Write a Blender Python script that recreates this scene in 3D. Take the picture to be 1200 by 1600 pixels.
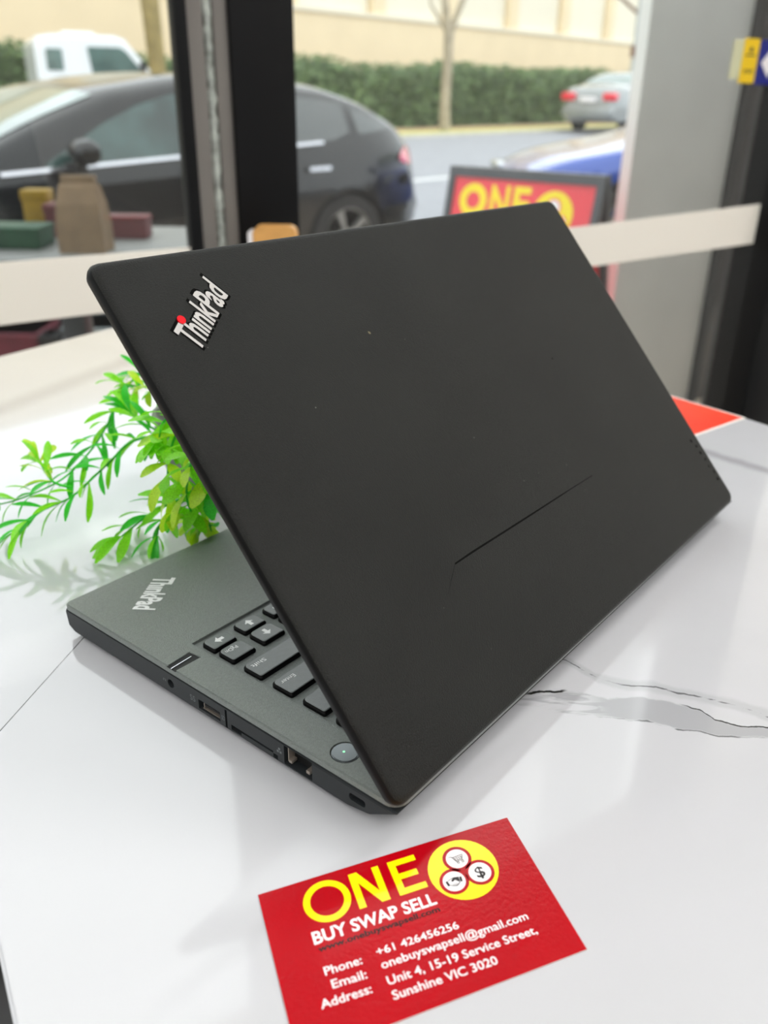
import bpy, bmesh, math, random
from mathutils import Vector, Matrix
random.seed(7)
for o in list(bpy.data.objects): bpy.data.objects.remove(o)
SC = bpy.context.scene
COL = SC.collection
PI = math.pi

# ------------------------------------------------------------------ camera
# world: table top is z = 0, camera above the origin looking along +Y
cam_d = bpy.data.cameras.new('camera'); cam = bpy.data.objects.new('camera', cam_d); COL.objects.link(cam)
SC.camera = cam
_r = Vector((0.9998928330, 0.0064251983, 0.0131544421))
_u = Vector((-0.0146397582, 0.4388398818, 0.8984460115))
_f = Vector((0.0, 0.8985423056, -0.4388869160))
cam.matrix_world = Matrix(((_r.x, _u.x, -_f.x, 0), (_r.y, _u.y, -_f.y, 0), (_r.z, _u.z, -_f.z, 0.23570081), (0, 0, 0, 1)))
cam_d.sensor_fit = 'HORIZONTAL'; cam_d.sensor_width = 36.0; cam_d.lens = 1341.541 / 1200 * 36
cam_d.clip_start = 0.01; cam_d.clip_end = 300
cam_d.dof.use_dof = True; cam_d.dof.focus_distance = 0.345; cam_d.dof.aperture_fstop = 13.0

# ------------------------------------------------------------------ sky and exposure
wd = bpy.data.worlds.new('overcast_sky'); SC.world = wd; wd.use_nodes = True
nt = wd.node_tree; nt.nodes.clear()
wo = nt.nodes.new('ShaderNodeOutputWorld'); bg = nt.nodes.new('ShaderNodeBackground')
tc = nt.nodes.new('ShaderNodeTexCoord'); sx = nt.nodes.new('ShaderNodeSeparateXYZ'); rp = nt.nodes.new('ShaderNodeValToRGB')
nt.links.new(tc.outputs['Generated'], sx.inputs[0]); nt.links.new(sx.outputs['Z'], rp.inputs[0])
rp.color_ramp.elements[0].position = 0.0; rp.color_ramp.elements[0].color = (0.86, 0.90, 0.95, 1)
rp.color_ramp.elements[1].position = 0.7; rp.color_ramp.elements[1].color = (0.96, 0.98, 1.0, 1)
nt.links.new(rp.outputs[0], bg.inputs[0]); bg.inputs[1].default_value = 2.35
nt.links.new(bg.outputs[0], wo.inputs[0])
FILL_LAMP = 14.5          # strength of the ceiling panels added as fill
vs = SC.view_settings
SC.display_settings.display_device = 'sRGB'
vs.view_transform = 'Standard'; vs.look = 'None'; vs.gamma = 1.0; vs.use_curve_mapping = False; vs.exposure = 0.0

# ------------------------------------------------------------------ materials
def lin(c):
    c = c / 255.0
    return c / 12.92 if c <= 0.04045 else ((c + 0.055) / 1.055) ** 2.4
def rgb(r, g, b): return (lin(r), lin(g), lin(b), 1)
MATS = {}
def mat(name, col, rough=0.5, metal=0.0, coat=0.0, spec=0.5, noise=0.0, nscale=40.0, bump=0.0, bscale=400.0, emit=None, trans=0.0, sub=0.0, detail=4):
    if name in MATS: return MATS[name]
    m = bpy.data.materials.new(name); m.use_nodes = True; MATS[name] = m
    t = m.node_tree; b = t.nodes['Principled BSDF']
    b.inputs['Base Color'].default_value = col
    b.inputs['Roughness'].default_value = rough; b.inputs['Metallic'].default_value = metal
    b.inputs['Coat Weight'].default_value = coat; b.inputs['Coat Roughness'].default_value = 0.04
    b.inputs['Specular IOR Level'].default_value = spec
    if trans: b.inputs['Transmission Weight'].default_value = trans
    if emit: b.inputs['Emission Color'].default_value = emit[0]; b.inputs['Emission Strength'].default_value = emit[1]
    co = t.nodes.new('ShaderNodeTexCoord')
    if noise:
        n = t.nodes.new('ShaderNodeTexNoise'); n.inputs['Scale'].default_value = nscale; n.inputs['Detail'].default_value = detail
        t.links.new(co.outputs['Object'], n.inputs['Vector'])
        r = t.nodes.new('ShaderNodeValToRGB'); t.links.new(n.outputs['Fac'], r.inputs[0])
        r.color_ramp.elements[0].position = 0.3; r.color_ramp.elements[1].position = 0.7
        r.color_ramp.elements[0].color = tuple(max(0, c * (1 - noise)) for c in col[:3]) + (1,)
        r.color_ramp.elements[1].color = tuple(min(1, c * (1 + noise)) for c in col[:3]) + (1,)
        t.links.new(r.outputs[0], b.inputs['Base Color'])
    if bump:
        n2 = t.nodes.new('ShaderNodeTexNoise'); n2.inputs['Scale'].default_value = bscale; n2.inputs['Detail'].default_value = 3
        t.links.new(co.outputs['Object'], n2.inputs['Vector'])
        bp = t.nodes.new('ShaderNodeBump'); bp.inputs['Strength'].default_value = bump; bp.inputs['Distance'].default_value = 0.001
        t.links.new(n2.outputs['Fac'], bp.inputs['Height']); t.links.new(bp.outputs[0], b.inputs['Normal'])
    return m

def glass_mat(name, tint=(1, 1, 1, 1), haze=0.0):
    m = bpy.data.materials.new(name); m.use_nodes = True; t = m.node_tree; t.nodes.clear()
    o = t.nodes.new('ShaderNodeOutputMaterial'); mx = t.nodes.new('ShaderNodeMixShader')
    tr = t.nodes.new('ShaderNodeBsdfTransparent'); tr.inputs[0].default_value = tint
    gl = t.nodes.new('ShaderNodeBsdfGlossy'); gl.inputs['Roughness'].default_value = 0.0
    fr = t.nodes.new('ShaderNodeFresnel'); fr.inputs['IOR'].default_value = 1.45
    ge = t.nodes.new('ShaderNodeNewGeometry'); inv = t.nodes.new('ShaderNodeMath'); inv.operation = 'SUBTRACT'; inv.inputs[0].default_value = 1.0
    t.links.new(ge.outputs['Backfacing'], inv.inputs[1]); ml = t.nodes.new('ShaderNodeMath'); ml.operation = 'MULTIPLY'
    m3 = t.nodes.new('ShaderNodeMath'); m3.operation = 'MULTIPLY'; m3.inputs[1].default_value = 1.6     # both faces of a thin pane reflect
    t.links.new(fr.outputs[0], m3.inputs[0]); t.links.new(m3.outputs[0], ml.inputs[0]); t.links.new(inv.outputs[0], ml.inputs[1])
    t.links.new(ml.outputs[0], mx.inputs[0]); t.links.new(tr.outputs[0], mx.inputs[1]); t.links.new(gl.outputs[0], mx.inputs[2])
    last = mx
    if haze:
        df = t.nodes.new('ShaderNodeBsdfDiffuse'); m2 = t.nodes.new('ShaderNodeMixShader'); m2.inputs[0].default_value = haze
        t.links.new(mx.outputs[0], m2.inputs[1]); t.links.new(df.outputs[0], m2.inputs[2]); last = m2
    t.links.new(last.outputs[0], o.inputs[0]); MATS[name] = m
    return m

M_glass = glass_mat('window_glass', (0.96, 0.98, 0.97, 1), 0.01)
M_carglass = glass_mat('car_glass', (0.42, 0.52, 0.50, 1))
M_frost = mat('frosted_band', rgb(250, 247, 242), 0.6, bump=0.05, bscale=60)
def add_translucent(m, f):          # thin sheet that also lets light through
    t = m.node_tree; b = t.nodes['Principled BSDF']; o = t.nodes['Material Output']
    tr = t.nodes.new('ShaderNodeBsdfTranslucent'); mx = t.nodes.new('ShaderNodeMixShader'); mx.inputs[0].default_value = f
    src = b.inputs['Base Color']
    if src.is_linked: t.links.new(src.links[0].from_socket, tr.inputs[0])
    else: tr.inputs[0].default_value = src.default_value
    t.links.new(b.outputs[0], mx.inputs[1]); t.links.new(tr.outputs[0], mx.inputs[2]); t.links.new(mx.outputs[0], o.inputs[0])
add_translucent(M_frost, .55)
M_black = mat('black_frame', rgb(2, 3, 6), 0.5, spec=0.25, noise=0.2, nscale=9)
M_alu = mat('grey_aluminium', rgb(122, 118, 114), 0.4, 0.25, noise=0.08, nscale=5)
M_room = mat('room_paint', rgb(232, 230, 226), 0.8, noise=0.02, nscale=3)
M_ceil = mat('ceiling_paint', rgb(240, 240, 240), 0.8, noise=0.02, nscale=3)
M_floor = mat('shop_floor', rgb(28, 24, 22), 0.5, noise=0.15, nscale=6)
M_fill_lamp = mat('fill_lamp_panel', (1, 1, 1, 1), 0.5, emit=((1.0, 0.98, 0.95, 1), FILL_LAMP))
M_lid = mat('lid_coating', rgb(25, 26, 24), 0.45, spec=0.22, noise=0.16, nscale=22, bump=0.6, bscale=2200)
M_edge = mat('lid_edge_plastic', rgb(10, 10, 11), 0.45, spec=0.2, noise=0.1, nscale=60)
M_deck = mat('deck_plastic_sheen', rgb(124, 131, 128), 0.32, spec=0.7, noise=0.12, nscale=900, bump=0.6, bscale=2400)  # black plastic; window sheen put into the grey base colour
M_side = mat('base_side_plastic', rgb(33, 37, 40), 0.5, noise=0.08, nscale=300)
M_key = mat('key_top_sheen', rgb(106, 111, 111), 0.30, spec=0.7, noise=0.06, nscale=500, bump=0.2, bscale=2500)  # black keys; the sheen on their tops is put into the grey
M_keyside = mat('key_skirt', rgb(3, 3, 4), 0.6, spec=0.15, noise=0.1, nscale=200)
M_void = mat('port_inside', rgb(4, 4, 5), 0.6, noise=0.1, nscale=200)
M_silver = mat('silver_print', rgb(186, 184, 182), 0.5, spec=0.2, noise=0.03, nscale=300)
M_whitepr = mat('white_legend', rgb(236, 238, 238), 0.5, noise=0.03, nscale=300)
M_dimpr = mat('dim_legend', rgb(110, 116, 118), 0.5, noise=0.03, nscale=300)
M_reddot = mat('red_dot', rgb(222, 0, 22), 0.5, spec=0.15, noise=0.05, nscale=200)
M_gold = mat('contact_metal', rgb(168, 158, 148), 0.3, 0.6, noise=0.05, nscale=200)
M_btn = mat('power_button', rgb(120, 126, 128), 0.18, 0.6, noise=0.04, nscale=200)
M_led = mat('power_led', rgb(120, 240, 160), 0.3, emit=((0.35, 1, 0.55, 1), 0.8))
M_scratch = mat('scratch_dark', rgb(6, 6, 6), 0.8, spec=0.1, noise=0.1, nscale=300)
M_card = mat('card_red', rgb(172, 0, 16), 0.2, coat=0.15, spec=0.35, noise=0.06, nscale=30, bump=0.12, bscale=700)
M_cardedge = mat('card_paper', rgb(228, 224, 218), 0.7, noise=0.03, nscale=200)
M_yel = mat('print_yellow', rgb(250, 232, 4), 0.2, coat=0.4, noise=0.03, nscale=60)
M_whi = mat('print_white', rgb(244, 240, 242), 0.25, coat=0.3, noise=0.02, nscale=60)
M_blk = mat('print_black', rgb(26, 8, 12), 0.25, coat=0.3, noise=0.02, nscale=60)
M_redp = mat('print_red', rgb(196, 14, 34), 0.2, coat=0.4, noise=0.04, nscale=60)
M_orange = mat('print_orange_red', rgb(248, 62, 34), 0.3, noise=0.25, nscale=30)
M_leafA = mat('leaf_green', rgb(52, 196, 42), 0.35, noise=0.35, nscale=45)
M_leafB = mat('leaf_lime', rgb(134, 226, 28), 0.35, noise=0.3, nscale=45)
M_leafC = mat('leaf_yellowgreen', rgb(190, 232, 36), 0.35, noise=0.25, nscale=45)
for m_ in (M_leafA, M_leafB, M_leafC): add_translucent(m_, .4)
M_pot = mat('grey_pot', rgb(128, 130, 128), 0.5, noise=0.2, nscale=60)
M_wood = mat('light_wood', rgb(212, 158, 88), 0.45, noise=0.2, nscale=30)
M_neigh = mat('brown_brick_render', rgb(92, 78, 70), 0.8, noise=0.15, nscale=4)
M_pillar = mat('grey_pillar_paint', rgb(230, 234, 231), 0.6, noise=0.05, nscale=4)
M_darkpanel = mat('dark_shopfront_panel', rgb(30, 33, 40), 0.15, coat=0.5, noise=0.15, nscale=4)
M_road = mat('asphalt', rgb(150, 152, 158), 0.8, noise=0.08, nscale=4)
M_line = mat('road_paint', rgb(225, 226, 226), 0.7, noise=0.05, nscale=6)
M_kerb = mat('kerb_concrete', rgb(196, 192, 182), 0.8, noise=0.08, nscale=4)
M_paver = mat('beige_paver', rgb(196, 178, 158), 0.8, noise=0.12, nscale=5)
M_joint = mat('paver_joint', rgb(120, 108, 98), 0.9, noise=0.12, nscale=20)
M_mulch = mat('verge_soil', rgb(186, 158, 122), 0.9, noise=0.2, nscale=3)
M_grass = mat('verge_grass', rgb(190, 186, 116), 0.9, noise=0.2, nscale=5)
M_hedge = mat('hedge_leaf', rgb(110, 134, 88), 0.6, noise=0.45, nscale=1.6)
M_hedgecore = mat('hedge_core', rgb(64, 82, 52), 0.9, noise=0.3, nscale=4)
M_build = mat('beige_render', rgb(240, 220, 184), 0.85, noise=0.03, nscale=1)
M_cream = mat('cream_panel', rgb(236, 228, 208), 0.8, noise=0.02, nscale=1)
M_bark = mat('pale_bark', rgb(168, 156, 134), 0.8, noise=0.2, nscale=6)
M_bark2 = mat('yellow_bark', rgb(150, 132, 84), 0.8, noise=0.3, nscale=5)
M_bark3 = mat('brown_bark', rgb(122, 90, 72), 0.85, noise=0.25, nscale=5)
M_pole = mat('pole_grey', rgb(176, 180, 178), 0.5, noise=0.1, nscale=5)
M_carblack = mat('dark_car_paint', rgb(10, 13, 16), 0.14, coat=0.45, spec=0.25, noise=0.1, nscale=2)
M_carsilver = mat('silver_car_paint', rgb(152, 156, 156), 0.25, 0.3, coat=1.0, noise=0.03, nscale=2)
M_carblue = mat('blue_car_paint', rgb(28, 74, 168), 0.12, 0.2, coat=1.0, noise=0.05, nscale=2)
M_truck = mat('truck_white', rgb(240, 242, 242), 0.3, coat=0.6, noise=0.02, nscale=2)
M_tyre = mat('tyre_rubber', rgb(20, 20, 22), 0.7, noise=0.1, nscale=20)
M_rim = mat('wheel_alloy', rgb(150, 152, 152), 0.3, 0.7, noise=0.05, nscale=20)
M_chrome = mat('bright_trim', rgb(205, 206, 212), 0.15, 0.8, noise=0.03, nscale=20)
M_tail = mat('tail_lamp_red', rgb(232, 36, 62), 0.15, coat=1.0, noise=0.05, nscale=20)
M_headl = mat('head_lamp_clear', rgb(220, 224, 226), 0.1, 0.3, coat=1.0, noise=0.05, nscale=20)
M_seat = mat('car_seat', rgb(34, 36, 38), 0.8, noise=0.1, nscale=20)
M_kraft = mat('kraft_reflection', rgb(128, 106, 80), 0.8, noise=0.12, nscale=25)  # this and the box colours below are muted to imitate glass reflections
M_yelbox = mat('yellow_reflection', rgb(150, 120, 26), 0.6, noise=0.1, nscale=25)
M_greenbox = mat('green_reflection', rgb(24, 70, 44), 0.6, noise=0.2, nscale=25)
M_redbox = mat('red_reflection', rgb(92, 38, 42), 0.6, noise=0.15, nscale=25)
M_maroon = mat('maroon_crate', rgb(88, 22, 38), 0.6, noise=0.15, nscale=12)
M_greyblock = mat('grey_planter', rgb(128, 136, 138), 0.7, noise=0.08, nscale=12)
M_refltable = mat('pale_reflected_top', rgb(118, 120, 118), 0.5, noise=0.06, nscale=12)  # tone of the reflected tabletop, muted in the base colour
M_signred = mat('sign_red', rgb(238, 60, 74), 0.35, noise=0.08, nscale=6)
M_signyel = mat('sign_yellow', rgb(250, 226, 10), 0.35, noise=0.04, nscale=6)
M_signframe = mat('sign_frame', rgb(70, 72, 76), 0.4, 0.3, noise=0.1, nscale=9)
M_styel = mat('sticker_yellow', rgb(240, 200, 0), 0.5, noise=0.02, nscale=9)
M_stpale = mat('sticker_pale', rgb(206, 206, 170), 0.6, noise=0.02, nscale=9)
M_stblue = mat('sticker_blue', rgb(8, 26, 128), 0.5, noise=0.02, nscale=9)
M_seal = mat('sealant', rgb(170, 176, 170), 0.25, 0.2, noise=0.5, nscale=55)

# white marble-look table top with grey veins (object space = world space)
def table_mat():
    m = bpy.data.materials.new('marble_top'); m.use_nodes = True; t = m.node_tree; N = t.nodes; L = t.links
    b = N['Principled BSDF']; b.inputs['Roughness'].default_value = 0.10; b.inputs['Coat Weight'].default_value = 0.8
    b.inputs['Coat Roughness'].default_value = 0.015; b.inputs['Specular IOR Level'].default_value = 0.5
    tc = N.new('ShaderNodeTexCoord')
    wn = N.new('ShaderNodeTexNoise'); wn.inputs['Scale'].default_value = 90; wn.inputs['Detail'].default_value = 5
    L.new(tc.outputs['Object'], wn.inputs['Vector'])
    sub = N.new('ShaderNodeVectorMath'); sub.operation = 'SUBTRACT'; L.new(wn.outputs['Color'], sub.inputs[0]); sub.inputs[1].default_value = (.5, .5, .5)
    sc = N.new('ShaderNodeVectorMath'); sc.operation = 'SCALE'; L.new(sub.outputs[0], sc.inputs[0]); sc.inputs['Scale'].default_value = 0.006
    ad = N.new('ShaderNodeVectorMath'); ad.operation = 'ADD'; L.new(tc.outputs['Object'], ad.inputs[0]); L.new(sc.outputs[0], ad.inputs[1])
    se = N.new('ShaderNodeSeparateXYZ'); L.new(ad.outputs[0], se.inputs[0]); X, Y = se.outputs['X'], se.outputs['Y']
    def ma(op, a, bb=None, c=None, clamp=False):
        n = N.new('ShaderNodeMath'); n.operation = op; n.use_clamp = clamp
        for i, v in enumerate((a, bb, c)):
            if v is None: continue
            if isinstance(v, (int, float)): n.inputs[i].default_value = v
            else: L.new(v, n.inputs[i])
        return n.outputs[0]
    def curve(pts, x0, x1, y0, y1):        # y as a function of X through a float curve
        u = ma('DIVIDE', ma('SUBTRACT', X, x0), x1 - x0, clamp=True)
        n = N.new('ShaderNodeFloatCurve'); c = n.mapping.curves[0]
        pp = [((x - x0) / (x1 - x0), (y - y0) / (y1 - y0)) for x, y in pts]
        c.points[0].location = pp[0]; c.points[1].location = pp[-1]
        for p in pp[1:-1]: c.points.new(*p)
        for p in c.points: p.handle_type = 'VECTOR'
        n.mapping.update(); L.new(u, n.inputs['Value'])
        return ma('MULTIPLY_ADD', n.outputs[0], y1 - y0, y0)
    def sstep(v, lo, hi):
        n = N.new('ShaderNodeMapRange'); n.interpolation_type = 'SMOOTHSTEP'; L.new(v, n.inputs[0])
        n.inputs[1].default_value = lo; n.inputs[2].default_value = hi; return n.outputs[0]
    top = curve([(0, .300), (.055, .300), (.0642, .3032), (.0811, .3064), (.0989, .3018), (.1128, .3016), (.1219, .3009), (.1361, .2944), (.1408, .288), (.1506, .284), (.161, .2829), (.4, .262)], 0, .4, .24, .34)
    bot = curve([(0, .298), (.055, .297), (.0642, .2945), (.0811, .2885), (.0989, .2885), (.1128, .2853), (.1219, .2817), (.1361, .2790), (.1481, .2773), (.161, .2773), (.4, .250)], 0, .4, .24, .34)
    inside = ma('MULTIPLY', sstep(ma('SUBTRACT', top, Y), -.0002, .0012), sstep(ma('SUBTRACT', Y, bot), -.0002, .0012))
    # left end of the vein is mottled
    mn = N.new('ShaderNodeTexNoise'); mn.inputs['Scale'].default_value = 140; mn.inputs['Detail'].default_value = 4; mn.inputs['Distortion'].default_value = 1.0
    mp = N.new('ShaderNodeMapping'); mp.inputs['Rotation'].default_value = (0, 0, .5); mp.inputs['Scale'].default_value = (.35, 1.6, 1)
    L.new(tc.outputs['Object'], mp.inputs[0]); L.new(mp.outputs[0], mn.inputs['Vector'])
    right = sstep(X, .085, .10)
    mott = ma('MAXIMUM', right, sstep(mn.outputs[0], .42, .60))
    body = ma('MULTIPLY', ma('MULTIPLY', inside, mott), .30)
    def line(c, w, lo=None, hi=None, amt=1.0, nz=True):
        d = ma('ABSOLUTE', ma('SUBTRACT', Y, c)); v = ma('SUBTRACT', 1.0, sstep(d, w * .4, w))
        if lo is not None: v = ma('MULTIPLY', v, sstep(X, lo, lo + .006))
        if hi is not None: v = ma('MULTIPLY', v, ma('SUBTRACT', 1.0, sstep(X, hi, hi + .004)))
        if nz: v = ma('MULTIPLY', v, sstep(mn.outputs[0], .36, .56))
        return ma('MULTIPLY', v, amt)
    thin = curve([(0, .345), (.0853, .3294), (.0932, .3193), (.097, .3145), (.1069, .3109), (.1219, .3093), (.1337, .3052), (.1431, .3018), (.1534, .298), (.1645, .2912), (.4, .27)], 0, .4, .24, .35)
    v = ma('MAXIMUM', body, line(thin, .0009, amt=.75))
    v = ma('MAXIMUM', v, line(top, .0007, .128, amt=.95, nz=False))
    v = ma('MAXIMUM', v, line(bot, .0007, .09, amt=.7))
    v = ma('MAXIMUM', v, line(top, .0011, .060, .079, amt=1.0, nz=False))
    v = ma('MAXIMUM', v, line(thin, .006, amt=.14, nz=False))
    # joint between the two slabs, left of the laptop
    jn = ma('SUBTRACT', ma('SUBTRACT', X, -.1551), ma('MULTIPLY', ma('SUBTRACT', Y, .2742), .188))
    so = N.new('ShaderNodeSeparateXYZ'); L.new(tc.outputs['Object'], so.inputs[0])
    jn = ma('SUBTRACT', ma('SUBTRACT', so.outputs['X'], -.1551), ma('MULTIPLY', ma('SUBTRACT', so.outputs['Y'], .2742), .188))
    v = ma('MULTIPLY', v, sstep(X, .040, .050))
    jl = ma('SUBTRACT', 1.0, sstep(ma('ABSOLUTE', jn), .00012, .0004)); jl = ma('MULTIPLY', jl, ma('SUBTRACT', 1.0, sstep(Y, .36, .38)))
    v = ma('MAXIMUM', v, ma('MULTIPLY', jl, .95))
    # soft broad veins far left and far right
    def soft(ax, ay, bx, by, w, amt, half):
        dx, dy = bx - ax, by - ay; ll = math.hypot(dx, dy); nx, ny = -dy / ll, dx / ll
        d = ma('ADD', ma('MULTIPLY', ma('SUBTRACT', X, ax), nx), ma('MULTIPLY', ma('SUBTRACT', Y, ay), ny))
        a = ma('ADD', ma('MULTIPLY', ma('SUBTRACT', X, (ax + bx) / 2), dx / ll), ma('MULTIPLY', ma('SUBTRACT', Y, (ay + by) / 2), dy / ll))
        q = ma('MULTIPLY', ma('SUBTRACT', 1.0, sstep(ma('ABSOLUTE', d), 0, w)), ma('SUBTRACT', 1.0, sstep(ma('ABSOLUTE', a), half * .6, half)))
        return ma('MULTIPLY', q, amt)
    v = ma('MAXIMUM', v, soft(-.3134, .6618, -.2452, .8151, .022, .22, .3))
    v = ma('MAXIMUM', v, soft(.2383, .590, .2700, .557, .010, .34, .12))
    v = ma('MAXIMUM', v, soft(-.03, .19, .02, .24, .006, .06, .1))
    ln = N.new('ShaderNodeTexNoise'); ln.inputs['Scale'].default_value = 7; ln.inputs['Detail'].default_value = 6; L.new(tc.outputs['Object'], ln.inputs['Vector'])
    v = ma('ADD', v, ma('MULTIPLY', sstep(ln.outputs[0], .45, .75), .05), clamp=True)
    mx = N.new('ShaderNodeMix'); mx.data_type = 'RGBA'; L.new(v, mx.inputs['Factor'])
    mx.inputs['A'].default_value = rgb(195, 196, 200); mx.inputs['B'].default_value = rgb(40, 40, 38)
    L.new(mx.outputs['Result'], b.inputs['Base Color']); MATS['marble_top'] = m
    return m
M_table = table_mat()

# ------------------------------------------------------------------ helpers
def link(name, me, m, parent=None):
    o = bpy.data.objects.new(name, me); COL.objects.link(o)
    if m is not None:
        ms = m if isinstance(m, (list, tuple)) else [m]
        if len(me.materials) == 0:
            for q in ms: me.materials.append(q)
    if parent: o.parent = parent
    return o
def mesh(name, verts, faces, m, parent=None, smooth=False, mi=None):
    me = bpy.data.meshes.new(name); me.from_pydata([tuple(v) for v in verts], [], faces); me.update()
    if smooth:
        for p in me.polygons: p.use_smooth = True
    if mi:
        for p, i in zip(me.polygons, mi): p.material_index = i
    return link(name, me, m, parent)
def bobj(name, bm, m, parent=None, smooth=False):
    bmesh.ops.recalc_face_normals(bm, faces=bm.faces)
    me = bpy.data.meshes.new(name); bm.to_mesh(me); bm.free()
    if smooth:
        for p in me.polygons: p.use_smooth = True
        try: me.set_sharp_from_angle(angle=math.radians(35))
        except Exception: pass
    return link(name, me, m, parent)
def empty(name, loc=(0, 0, 0), rz=0.0):
    o = bpy.data.objects.new(name, None); COL.objects.link(o); o.empty_display_size = .05
    o.location = loc; o.rotation_euler = (0, 0, rz); return o
def tag(o, label=None, cat=None, group=None, kind=None):
    if label: o['label'] = label
    if cat: o['category'] = cat
    if group: o['group'] = group
    if kind: o['kind'] = kind
    return o
def addbox(bm, x0, x1, y0, y1, z0, z1, fn=None, bevel=0.0, seg=2):
    b2 = bmesh.new()
    vs_ = [b2.verts.new((x, y, z)) for x in (x0, x1) for y in (y0, y1) for z in (z0, z1)]
    for f in ((0, 1, 3, 2), (4, 6, 7, 5), (0, 4, 5, 1), (2, 3, 7, 6), (0, 2, 6, 4), (1, 5, 7, 3)): b2.faces.new([vs_[i] for i in f])
    bmesh.ops.recalc_face_normals(b2, faces=b2.faces)
    if bevel: bmesh.ops.bevel(b2, geom=b2.edges[:] + b2.verts[:], offset=bevel, segments=seg, affect='EDGES', profile=.5)
    merge(bm, b2, fn)
def merge(bm, b2, fn=None):
    mp = {}
    for v in b2.verts:
        mp[v] = bm.verts.new(fn(v.co) if fn else v.co)
    for f in b2.faces:
        try: bm.faces.new([mp[v] for v in f.verts])
        except ValueError: pass
    b2.free()
def box(name, x0, x1, y0, y1, z0, z1, m, parent=None, fn=None, bevel=0.0, seg=2):
    bm = bmesh.new(); addbox(bm, x0, x1, y0, y1, z0, z1, fn, bevel, seg)
    return bobj(name, bm, m, parent, smooth=bevel > 0)
def addtube(bm, pts, radii, n=8, cap=True):
    pts = [Vector(p) for p in pts]; rings = []
    if isinstance(radii, (int, float)): radii = [radii] * len(pts)
    up = Vector((0, 0, 1))
    for i, p in enumerate(pts):
        d = (pts[min(i + 1, len(pts) - 1)] - pts[max(i - 1, 0)]).normalized()
        a = d.cross(up if abs(d.z) < .95 else Vector((1, 0, 0))).normalized(); b = d.cross(a)
        rings.append([bm.verts.new(p + (a * math.cos(2 * PI * k / n) + b * math.sin(2 * PI * k / n)) * radii[i]) for k in range(n)])
    for r0, r1 in zip(rings, rings[1:]):
        for k in range(n): bm.faces.new((r0[k], r0[(k + 1) % n], r1[(k + 1) % n], r1[k]))
    if cap: bm.faces.new(rings[0]); bm.faces.new(rings[-1])
def tube(name, pts, radii, m, parent=None, n=8):
    bm = bmesh.new(); addtube(bm, pts, radii, n); return bobj(name, bm, m, parent, smooth=True)
def poly_prism(bm, pts, axis_fn, h0, h1):
    """extrude a 2D outline between h0 and h1; axis_fn(a, b, h) gives the point"""
    lo = [bm.verts.new(axis_fn(a, b, h0)) for a, b in pts]; hi = [bm.verts.new(axis_fn(a, b, h1)) for a, b in pts]
    n = len(pts); bm.faces.new(lo); bm.faces.new(hi)
    for i in range(n): bm.faces.new((lo[i], lo[(i + 1) % n], hi[(i + 1) % n], hi[i]))
def rrect(x0, x1, y0, y1, r, n=5, radii=None):
    r4 = radii or (r, r, r, r); out = []
    for (cx, cy, a0), rr in zip(((x1, y1, 0), (x0, y1, 90), (x0, y0, 180), (x1, y0, 270)), r4):
        ccx = cx - rr if cx == x1 else cx + rr; ccy = cy - rr if cy == y1 else cy + rr
        for k in range(n + 1):
            a = math.radians(a0 + 90 * k / n); out.append((ccx + rr * math.cos(a), ccy + rr * math.sin(a)))
    return out
_TXT = {}
def text_geo(s, bold=0.0):
    key = (s, bold)
    if key in _TXT: return _TXT[key]
    cu = bpy.data.curves.new('t', 'FONT'); cu.body = s; cu.size = 1.0; cu.offset = bold; cu.resolution_u = 3
    ob = bpy.data.objects.new('t', cu); COL.objects.link(ob)
    dg = bpy.context.evaluated_depsgraph_get(); me = ob.evaluated_get(dg).to_mesh()
    V = [tuple(v.co) for v in me.vertices]; F = [tuple(p.vertices) for p in me.polygons]
    ob.evaluated_get(dg).to_mesh_clear(); bpy.data.objects.remove(ob); bpy.data.curves.remove(cu)
    _TXT[key] = (V, F); return V, F
def text(name, s, fn, m, parent=None, bold=0.0, cap=None):
    """flat lettering; fn(a, b) maps a = 0..1 along the string, b = 0..1 baseline to cap height"""
    V, F = text_geo(s, bold)
    x0 = min(v[0] for v in V); x1 = max(v[0] for v in V); ch = cap or 0.70
    me = bpy.data.meshes.new(name)
    me.from_pydata([tuple(fn((v[0] - x0) / (x1 - x0), v[1] / ch)) for v in V], [], F); me.update()
    return link(name, me, m, parent)

# ------------------------------------------------------------------ frames of reference (window wall, street)
WT = Vector((.8387, .5446, 0)); WN = Vector((-.5446, .8387, 0)); WD = 1.13       # along / out of the window wall
def SN(s, n, z): return WT * s + WN * n + Vector((0, 0, z))
def wn(co): return SN(co.x, co.y, co.z)
def wbox(name, s0, s1, n0, n1, z0, z1, m, parent=None, bevel=0.0): return box(name, s0, s1, n0, n1, z0, z1, m, parent, wn, bevel)
ST = Vector((.643, .766, 0)); SM = Vector((-.766, .643, 0))                      # along / across the street
def RN(s, n, z): return ST * s + SM * n + Vector((0, 0, z))
def rn(co): return RN(co.x, co.y, co.z)
def rbox(name, s0, s1, n0, n1, z0, z1, m, parent=None, bevel=0.0): return box(name, s0, s1, n0, n1, z0, z1, m, parent, rn, bevel)
FLOOR = -1.0; CEIL = 1.75; HEAD = 1.62
def zroad(n): return -.62 - .54 * math.exp(-(n - 4.3) / 3.5)

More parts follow.
